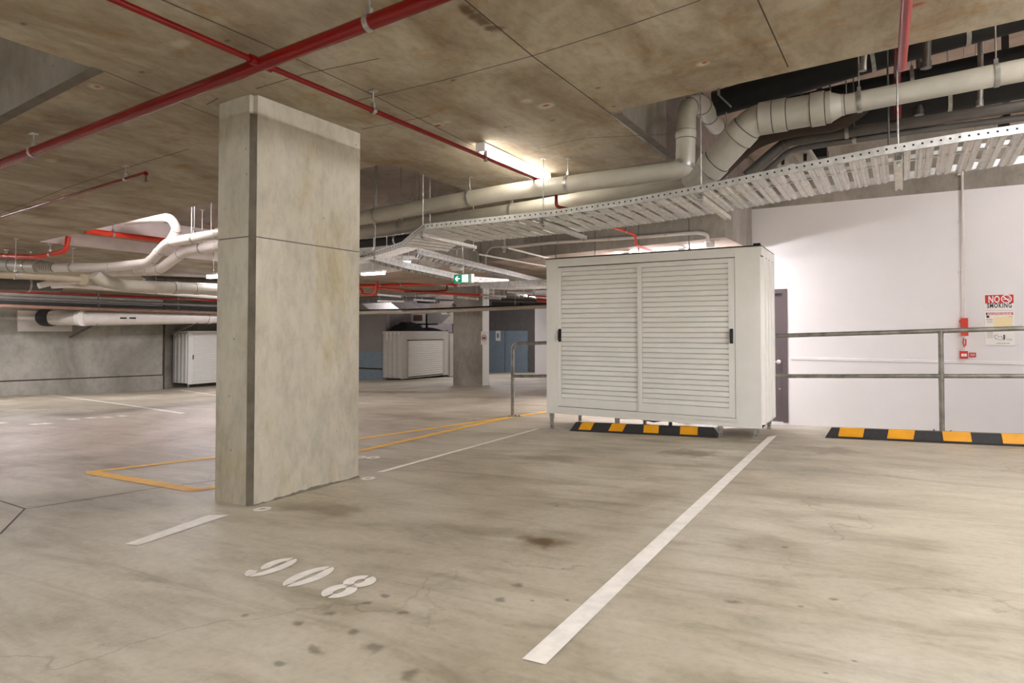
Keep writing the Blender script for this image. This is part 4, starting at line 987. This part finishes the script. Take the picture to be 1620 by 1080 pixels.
def TP(u, v):
    p = PZ(u, v, z0)
    for _ in range(12): p = PZ(u, v, tz(p.x))
    return p
near = [TP(672, 363), TP(780, 352), TP(880, 341), TP(1000, 323), TP(1112, 303), TP(1240, 276), TP(1400, 244), TP(1520, 224), TP(1660, 204)]
WV = Vector((0.02, .82, -.02))
tray('long galvanised cable tray sweeping under the drains from the column to the right edge', near, WV, struts=(), split=.34)
trapeze(TP(1111, 309)-Vector((0, 0, .045)), TP(1111, 309)+WV*.98-Vector((0, 0, .045)), 'steel channel support under the cable tray in front of the rising drain')
trapeze(TP(862, 349)-Vector((0, 0, .045)), TP(862, 349)+WV*.98-Vector((0, 0, .045)), 'steel channel support under the cable tray below the batten light')
trapeze(TP(672, 368)-Vector((0, 0, .045)), TP(672, 368)+WV*.98-Vector((0, 0, .045)), 'steel channel support where the cable tray turns downward')
trapeze(TP(1421, 247)-Vector((0, 0, .045)), TP(1421, 247)+WV*.98-Vector((0, 0, .045)), 'steel channel support under the cable tray at right, left of the conduit')
# short dropping section and the continuation left
n0 = near[0]; n1 = PY(645, 385, n0.y+.25); n2 = PY(600, 402, n0.y+.3)
tray('cable tray section bending down to the left behind the column', [PY(540, 420, 5.5), PY(600, 402, 5.4), PY(636, 390, 5.3)], Vector((-.1, .62, .1)), pitch=.11, split=.5)
tray('short steep bend of the cable tray joining its two levels', [PY(636, 390, 5.3), PY(655, 374, 5.15), n0+Vector((-.01, 0, 0))], Vector((.02, .8, .03)), pitch=.09, split=None)
# branch tray running away along the aisle
zb = 1.98
b0 = PZ(660, 401.5, zb); b1 = PZ(760, 425, zb-.02); b2 = PZ(868, 450, zb-.05)
bw = Vector((-.28, .3, 0))
tray('branch cable tray running away to the storage cage with a bright perforated rail', [b0, b1, b2], bw, pitch=.16, split=None, hp=.1, fl=.085)
q0 = PZ(566, 404, 1.86); q1 = PZ(640, 424, 1.84); q2 = PZ(740, 445, 1.8); q3 = PZ(805, 450, 1.78)
tray('third cable tray crossing behind the exit sign', [q0, q1, q2, q3], Vector((-.25, .3, 0)), pitch=.18, split=None, hp=.12, fl=.09)
r0 = PZ(760, 456, 1.7); r1 = PZ(862, 452, 1.68)
tray('far cable tray beyond the exit sign', [r0, r1], Vector((.2, .6, 0)), pitch=.25, split=None, hp=.2, fl=.1)
k = 0
def strut(u0, v0, u1, v1, Y, lab, hgt=.05, mat=None):
    a, b = PY(u0, v0, Y), PY(u1, v1, Y); root = thing('support_channel', lab, 'support', a)
    m = MB(); m.bar(a, b, .05, hgt, mat or M_CHAN); m.build('channel', root)
    for p in (a.lerp(b, .06), a.lerp(b, .94)):
        m = MB(); m.tube([p-Vector((0, 0, .06)), (p.x, p.y, hi_at(p.x, p.y)+.005)], .008, M_GALV, 6); m.build('rod', root)
for s in ((590, 405, 664, 407.5, 8.0, 'bright steel channel under the bend of the cable trays'), (626, 421, 648, 424, 8.4, 'short bright channel below the tray bend'),
          (724, 452, 770, 449, 11.5, 'pale steel channel right below the exit sign'), (803, 462, 843, 465, 12.5, 'pale steel channel nearest the storage cage among the far supports'), (846, 465, 868, 466, 12.5, 'pale steel channel touching the edge of the storage cage view'),
          (762, 466, 800, 469, 13, 'pale steel channel left of the nearest far support'), (724, 470, 756, 473, 13.5, 'thin steel channel above the distant column'), (690, 471, 725, 473, 14, 'steel channel left of the distant column top'),
          (655, 474, 690, 476, 14, 'grey steel channel above the distant ducts'), (598, 476, 640, 477, 14, 'grey steel channel nearest the column among the far supports'), (762, 471, 792, 472, 14, 'steel channel above the speed limit sign'), (598, 466, 635, 469, 13, 'grey channel under the red manifold')):
    strut(*s)
# a row of long distant services
ypipe('beige_pipe', 'long beige pipe crossing in front of the far cages and doors', [(540, 495), (640, 493.5), (720, 491), (880, 484)], 13.2, .045, M_BEIGE, hang=[.35, .5, .62, .72, .84])
ypipe('black_cable', 'black cable running on top of the long beige pipe', [(540, 491), (640, 489.5), (720, 487.2), (880, 480)], 13.2, .02, M_BLACK, cat='cable')
ypipe('sprinkler_pipe', 'thick bright red pipe left of the exit sign', [(540, 452), (600, 451.5), (650, 450), (705, 448), (735, 452)], 12.0, .042, M_ORED, hang=[.35, .52])
ypipe('sprinkler_pipe', 'thick red pipe right of the exit sign', [(768, 451), (800, 446), (855, 444), (890, 448)], 12.6, .042, M_ORED, hang=[.3])
ypipe('sprinkler_pipe', 'slimmer red pipe below the thick one, sloping to the right', [(585, 454), (640, 459), (700, 464), (760, 467)], 12.8, .032, M_ORED, hang=[.4])
ypipe('sprinkler_pipe', 'dark red pipe with a short vertical drop near the exit sign', [(640, 461), (690, 460.5), (707, 459.5), (707, 451)], 12.6, .02, M_RED, er=.08)
ypipe('sprinkler_pipe', 'red pipe under the trays right of the glowing batten', [(560, 436), (620, 434), (700, 428), (760, 427)], 12.0, .02, M_RED)
mani = pipe('sprinkler_manifold', 'red looped pipe manifold just right of the foreground column', [PY(u, v, 11.6) for u, v in ((560, 456), (572, 457), (573, 466), (592, 466), (596, 458), (597, 441))], .035, M_ORED, er=.1, col=[.42, .75])
ypipe('sprinkler_pipe', 'pair of red pipes beside the left edge of the storage cage, upper one', [(835, 466), (868, 467)], 15, .05, M_ORED)
ypipe('sprinkler_pipe', 'pair of red pipes beside the left edge of the storage cage, lower one', [(850, 474), (868, 476)], 15, .05, M_ORED)
ypipe('grey_pipe', 'grey pipe under the red pipes in the far centre', [(560, 470), (640, 472), (868, 476)], 15.2, .05, M_DARKPIPE, hang=[.4, .7])
ypipe('black_cable', 'black bundle of cables under the high soffit behind the drains', [(560, 386), (600, 383), (650, 377), (700, 372)], 7.4, .07, M_BLACK, cat='cable', hang=[.5])
# conduits on the beam
YBm = BY0-.03
cdt = ypipe('electrical_conduit', 'pale conduit clipped along the beam and dropping beside its right end', [(795, 392), (870, 384), (1000, 376), (1104, 368), (1119, 371), (1120, 383)], YBm, .024, M_PVCW, er=.08, col=[.3, .55, .8], cat='conduit')
ypipe('electrical_conduit', 'thin conduit curving down on the left part of the beam', [(664, 396), (720, 394), (745, 391), (756, 399), (757, 424)], YBm, .014, M_PVC, er=.12, cat='conduit')
ypipe('electrical_conduit', 'thin conduit with a wide bend left of the storage cage', [(798, 390), (778, 391), (769, 400), (768, 424)], YBm, .014, M_PVC, er=.14, cat='conduit')
a, b = PY(798, 372, YBm), PY(803, 396, YBm); mb = MB(); mb.tube([(a.x, YBm, a.z), (a.x, YBm, b.z)], .02, M_PVC, 8); mb.tube([(a.x, YBm, b.z+.02), (a.x, YBm, b.z-.03)], .03, M_PVC, 10); tag(mb.build('junction_box'), 'small pale junction box where the conduits meet on the beam', 'box')
zs_ = 2.06
for lab, px in (('thin pipe running away under the beam soffit, nearest the junction box', [(803, 392), (870, 409), (905, 417)]), ('thin pipe running away under the beam soffit, farther left', [(757, 402), (840, 417), (870, 422)])):
    pts = [PZ(u, v, zs_) for u, v in px]; pipe('grey_pipe', lab, pts, .013, M_PVC, er=.1)
p = PY(1124, 380, 8.9); mb = MB(); mb.tube([(p.x, 8.9, 2.26), (p.x, 8.9, p.z-.1)], .06, M_PVCW, 16); mb.tube([(p.x, 8.9, p.z+.04), (p.x, 8.9, p.z-.02)], .085, M_PVCW, 18); tag(mb.build('white_pipe'), 'short white pipe socket below the beam end above the storage cage', 'pipe')
pipe('sprinkler_branch_pipe', 'thin orange pipe stepping down under the tray to the batten above the cage', [PY(960, 356, 7.6), PY(1005, 371, 8.3), PY(1006, 388, 8.3), PY(1040, 400, 9.0)], .017, M_ORED, er=.05, hang=[.3])

# ------------------------------------------------------------------ exit sign and speed sign
EY = 7.6; a, b = PY(718, 448, EY), PY(742, 433, EY)
ex = thing('exit_sign', 'green and white illuminated exit sign with a left arrow and running figure', 'sign', (a.x, EY, a.z))
mb = MB(); mb.box((a.x, EY, a.z), (b.x+.04, EY+.08, b.z), M_FIX); mb.tube([((a.x+b.x)/2, EY+.04, b.z), ((a.x+b.x)/2, EY+.04, hi_at(a.x, EY))], .01, M_GALV, 6); mb.build('housing', ex)
mb = MB(); mb.box((a.x+.005, EY-.006, a.z+.006), (b.x, EY, b.z-.006), M_GREEN); mb.build('green_panel', ex)
W = b.x-a.x; H = b.z-a.z; mb = MB(); cx, cz_ = a.x+W*.27, a.z+H*.5; y = EY-.009
mb.box((cx-W*.1, y, cz_-H*.045), (cx+W*.14, y+.002, cz_+H*.045), M_EXITW)
for s in (-1, 1): mb.prism([(cx-W*.17, y, cz_), (cx-W*.08, y, cz_), (cx+W*.03, y, cz_+s*H*.27), (cx-W*.06, y, cz_+s*H*.27)], (0, .002, 0), M_EXITW)
mb.build('arrow', ex)
mb = MB(); x0 = a.x+W*.56; mb.box((x0, y+.001, a.z+H*.1), (x0+W*.4, y+.003, a.z+H*.9), M_EXITW)
fx = x0+W*.2; zz = lambda f: a.z+H*f
disc(mb, fx-.01, y-.001, zz(.78), 0, H*.07, M_GREEN, 12)
for q_ in (((fx, .7), (fx+.03, .42)), ((fx, .66), (fx-.07, .52)), ((fx+.01, .64), (fx+.08, .56)), ((fx+.03, .42), (fx-.04, .32)), ((fx-.04, .32), (fx-.03, .17)), ((fx+.03, .42), (fx+.07, .2))):
    mb.bar((q_[0][0], y-.001, zz(q_[0][1])), (q_[1][0], y-.001, zz(q_[1][1])), .002, .03, M_GREEN, up=(0, 1, 0))
mb.build('running_figure', ex)
a = PF(762, 610); ya = a.y-.02
sa, sb = PY(761, 545, a.y-.03), PY(770.5, 524, a.y-.03)
sg = thing('speed_limit_sign', 'small white speed limit sign with 10 in a red ring on the distant column', 'sign', (sa.x, a.y, sa.z))
mb = MB(); mb.box((sa.x, a.y-.03, sa.z), (sb.x, a.y+.0, sb.z), M_SIGNW); mb.build('board', sg)
xc, zc = (sa.x+sb.x)/2, (sa.z+sb.z)/2; rr = (sb.x-sa.x)*.46
mb = MB(); disc(mb, xc, a.y-.032, zc, rr*.8, rr, M_SIGNR); mb.build('red_ring', sg)
mb = MB(); text_mb(mb, '10', xc, a.y-.033, zc-rr*.42, rr*1.2, M_SIGNK, bold=.008); mb.build('numeral', sg)

# ------------------------------------------------------------------ distant ducts, bags on the cage, floodlight
XD = -14.6
def box3(name, label, cat, u0, u1, v0, v1, Y, depth, mat, hang=True, group=None):
    a, b = PY(u0, v1, Y), PY(u1, v0, Y); m = MB(); m.box((a.x, Y, a.z), (b.x, Y+depth, b.z), mat)
    if hang:
        for x_ in (a.x+.05, b.x-.05): m.tube([(x_, Y+.05, b.z-.01), (x_, Y+.05, hi_at(x_, Y)+.005)], .012, M_GALV, 6)
    return tag(m.build(name), label, cat, group)
dk = thing('air_duct', 'large galvanised duct above the distant storage cage with sloping sides and a dark grille', 'duct', PY(640, 512, 19))
mb = MB(); a, b = PY(636, 512, 19), PY(698, 497, 19); mb.box((a.x, 19, a.z), (b.x, 19.8, b.z+.15), M_GALVD)
for x_ in (a.x+.2, b.x-.2): mb.tube([(x_, 19.4, b.z+.1), (x_, 19.4, hi_at(x_, 19)+.01)], .012, M_GALV, 6)
mb.build('body', dk)
mb = MB(); p1, p2, p3, p4 = PY(600, 498, 18.4), PY(636, 497, 19), PY(636, 512, 19), PY(617, 512, 18.6)
mb.prism([p1, p2, p3, p4], (0, .5, 0), M_DARKPIPE); mb.build('left_transition', dk)
mb = MB(); p1, p2, p3 = PY(698, 497, 19), PY(714, 497, 19), PY(698, 512, 19); mb.prism([p1, p2, p3], (0, .5, 0), M_GALVD); mb.build('right_transition', dk)
mb = MB(); a, b = PY(654, 507.5, 18.97), PY(668, 498, 18.97); mb.box((a.x, 18.96, a.z), (b.x, 19.0, b.z), M_COPPER); mb.box((a.x-.1, 18.98, a.z-.1), (b.x+.15, 19.0, b.z+.05), M_SIGNW); mb.build('grille', dk)
mb = MB(); a = PY(675, 513, 19.0); mb.box((a.x-.6, 18.98, a.z-.02), (a.x+.5, 19.05, a.z+.03), M_SLOT); mb.box((a.x-.03, 18.98, a.z-.3), (a.x+.03, 19.04, a.z+.4), M_SLOT); mb.build('hanger_frame', dk)
mb = MB(); p = [PY(u, v, 15.3) for u, v in ((572, 480), (618, 478), (636, 492), (588, 492))]; mb.prism(p, (0, 1.0, 0.05), M_GALVD)
for x_ in (p[0].x+.1, p[1].x-.1): mb.tube([(x_, 15.5, p[0].z-.02), (x_, 15.5, hi_at(x_, 15.5))], .012, M_GALV, 6)
tag(mb.build('air_duct'), 'grey sloping duct under the soffit just right of the foreground column', 'duct')
box3('air_duct', 'pale grey box duct left of the distant floodlight', 'duct', 680, 724, 465, 489, 17.0, .8, M_PVCW)
box3('air_handling_unit', 'dark fan coil unit above the blue doors', 'machine', 778, 822, 474, 487, 20, 1.2, M_BLACK)
box3('air_handling_unit', 'smaller dark unit right of the fan coil above the blue doors', 'machine', 826, 846, 476, 485, 20, 1.0, M_BLACK)
box3('cable_bundle', 'dark tangle of cables above the distant cages', 'cable', 660, 680, 474, 479, 15.6, .5, M_BLACK)
box3('cable_bundle', 'dark box of services behind the tray right of the exit sign', 'cable', 762, 792, 434, 444, 13.5, 2.0, M_BLACK)
random.seed(5)
def heap(name, label, x0, x1, y0, y1, z, h):
    m = MB(); nx, ny = 12, 6; vs = []
    for i in range(nx+1):
        for j in range(ny+1):
            e = math.sin(math.pi*i/nx)**.4*math.sin(math.pi*j/ny)**.4 if 0 < i < nx and 0 < j < ny else 0
            vs.append((x0+(x1-x0)*i/nx, y0+(y1-y0)*j/ny, z+h*e*(.7+.4*random.random())))
    m.add(vs, [(i*(ny+1)+j, (i+1)*(ny+1)+j, (i+1)*(ny+1)+j+1, i*(ny+1)+j+1) for i in range(nx) for j in range(ny)], M_BLACK, True)
    m.add([(x0, y0, z), (x1, y0, z), (x1, y1, z), (x0, y1, z)], [(0, 3, 2, 1)], M_BLACK)
    return tag(m.build(name), label, 'bag')
p = PF(636, 601); zt = p.z+.03+H3+.012
heap('black_bag', 'black bag lying on top of the distant roller door cage', p.x-.8, p.x-.05, p.y+.1, p.y+1.5, zt, .32)
heap('black_bag', 'flatter black bag to the right on top of the distant cage', p.x-.7, p.x-.05, p.y+1.5, p.y+2.4, zt, .12)
a, b = PY(708, 494, 13.4), PY(718, 483, 13.4); fl = thing('floodlight', 'small tilted tubular lamp fixed above the long beige pipe', 'light', a)
m = MB(); m.tube([a, b], .055, M_GALV, 14); m.build('barrel', fl); m = MB(); dd = (b-a).normalized(); m.tube([b, b+dd*.03], .06, M_COPPER, 14); m.tube([b, (b.x, b.y, hi_at(b.x, b.y))], .008, M_GALV, 6); m.build('hood', fl)
# loose drop rods in the dark void left of the panel
for i, (u, vt, v, Y) in enumerate(((593, 255, 410, 5.35), (615, 282, 325, 6.6), (622, 306, 324, 7.2), (649, 272, 318, 6.2), (656, 268, 318, 5.9), (663, 262, 318, 6.0), (670, 290, 318, 6.9), (680, 285, 355, 5.3), (693, 285, 312, 6.4), (726, 295, 306, 6.2), (591, 292, 395, 6.5), (612, 368, 392, 6.8))):
    p = PY(u, v, Y); mb = MB(); mb.tube([(p.x, Y, hi_at(p.x, Y)+.004), (p.x, Y, p.z)], .006, M_GALV, 6); mb.box((p.x-.01, Y-.01, p.z), (p.x+.01, Y+.01, p.z+.03), M_GALV)
    tag(mb.build('drop_rod'), 'thin steel drop rod hanging in the dark recess right of the column', 'rod', 'drop rods in the recess')
for i, (u, v) in enumerate(((303, 375), (334, 370))):
    p = PY(u, v, 5.25); mb = MB(); mb.tube([(p.x, 5.25, hi_at(p.x, 5.25)), (p.x, 5.25, p.z)], .007, M_SIGNW, 6); tag(mb.build('drop_rod'), ('left' if i == 0 else 'right')+' white drop rod holding the drain left of the column', 'rod')

for o in list(COL.objects):
    if '_o' in o: del o['_o']
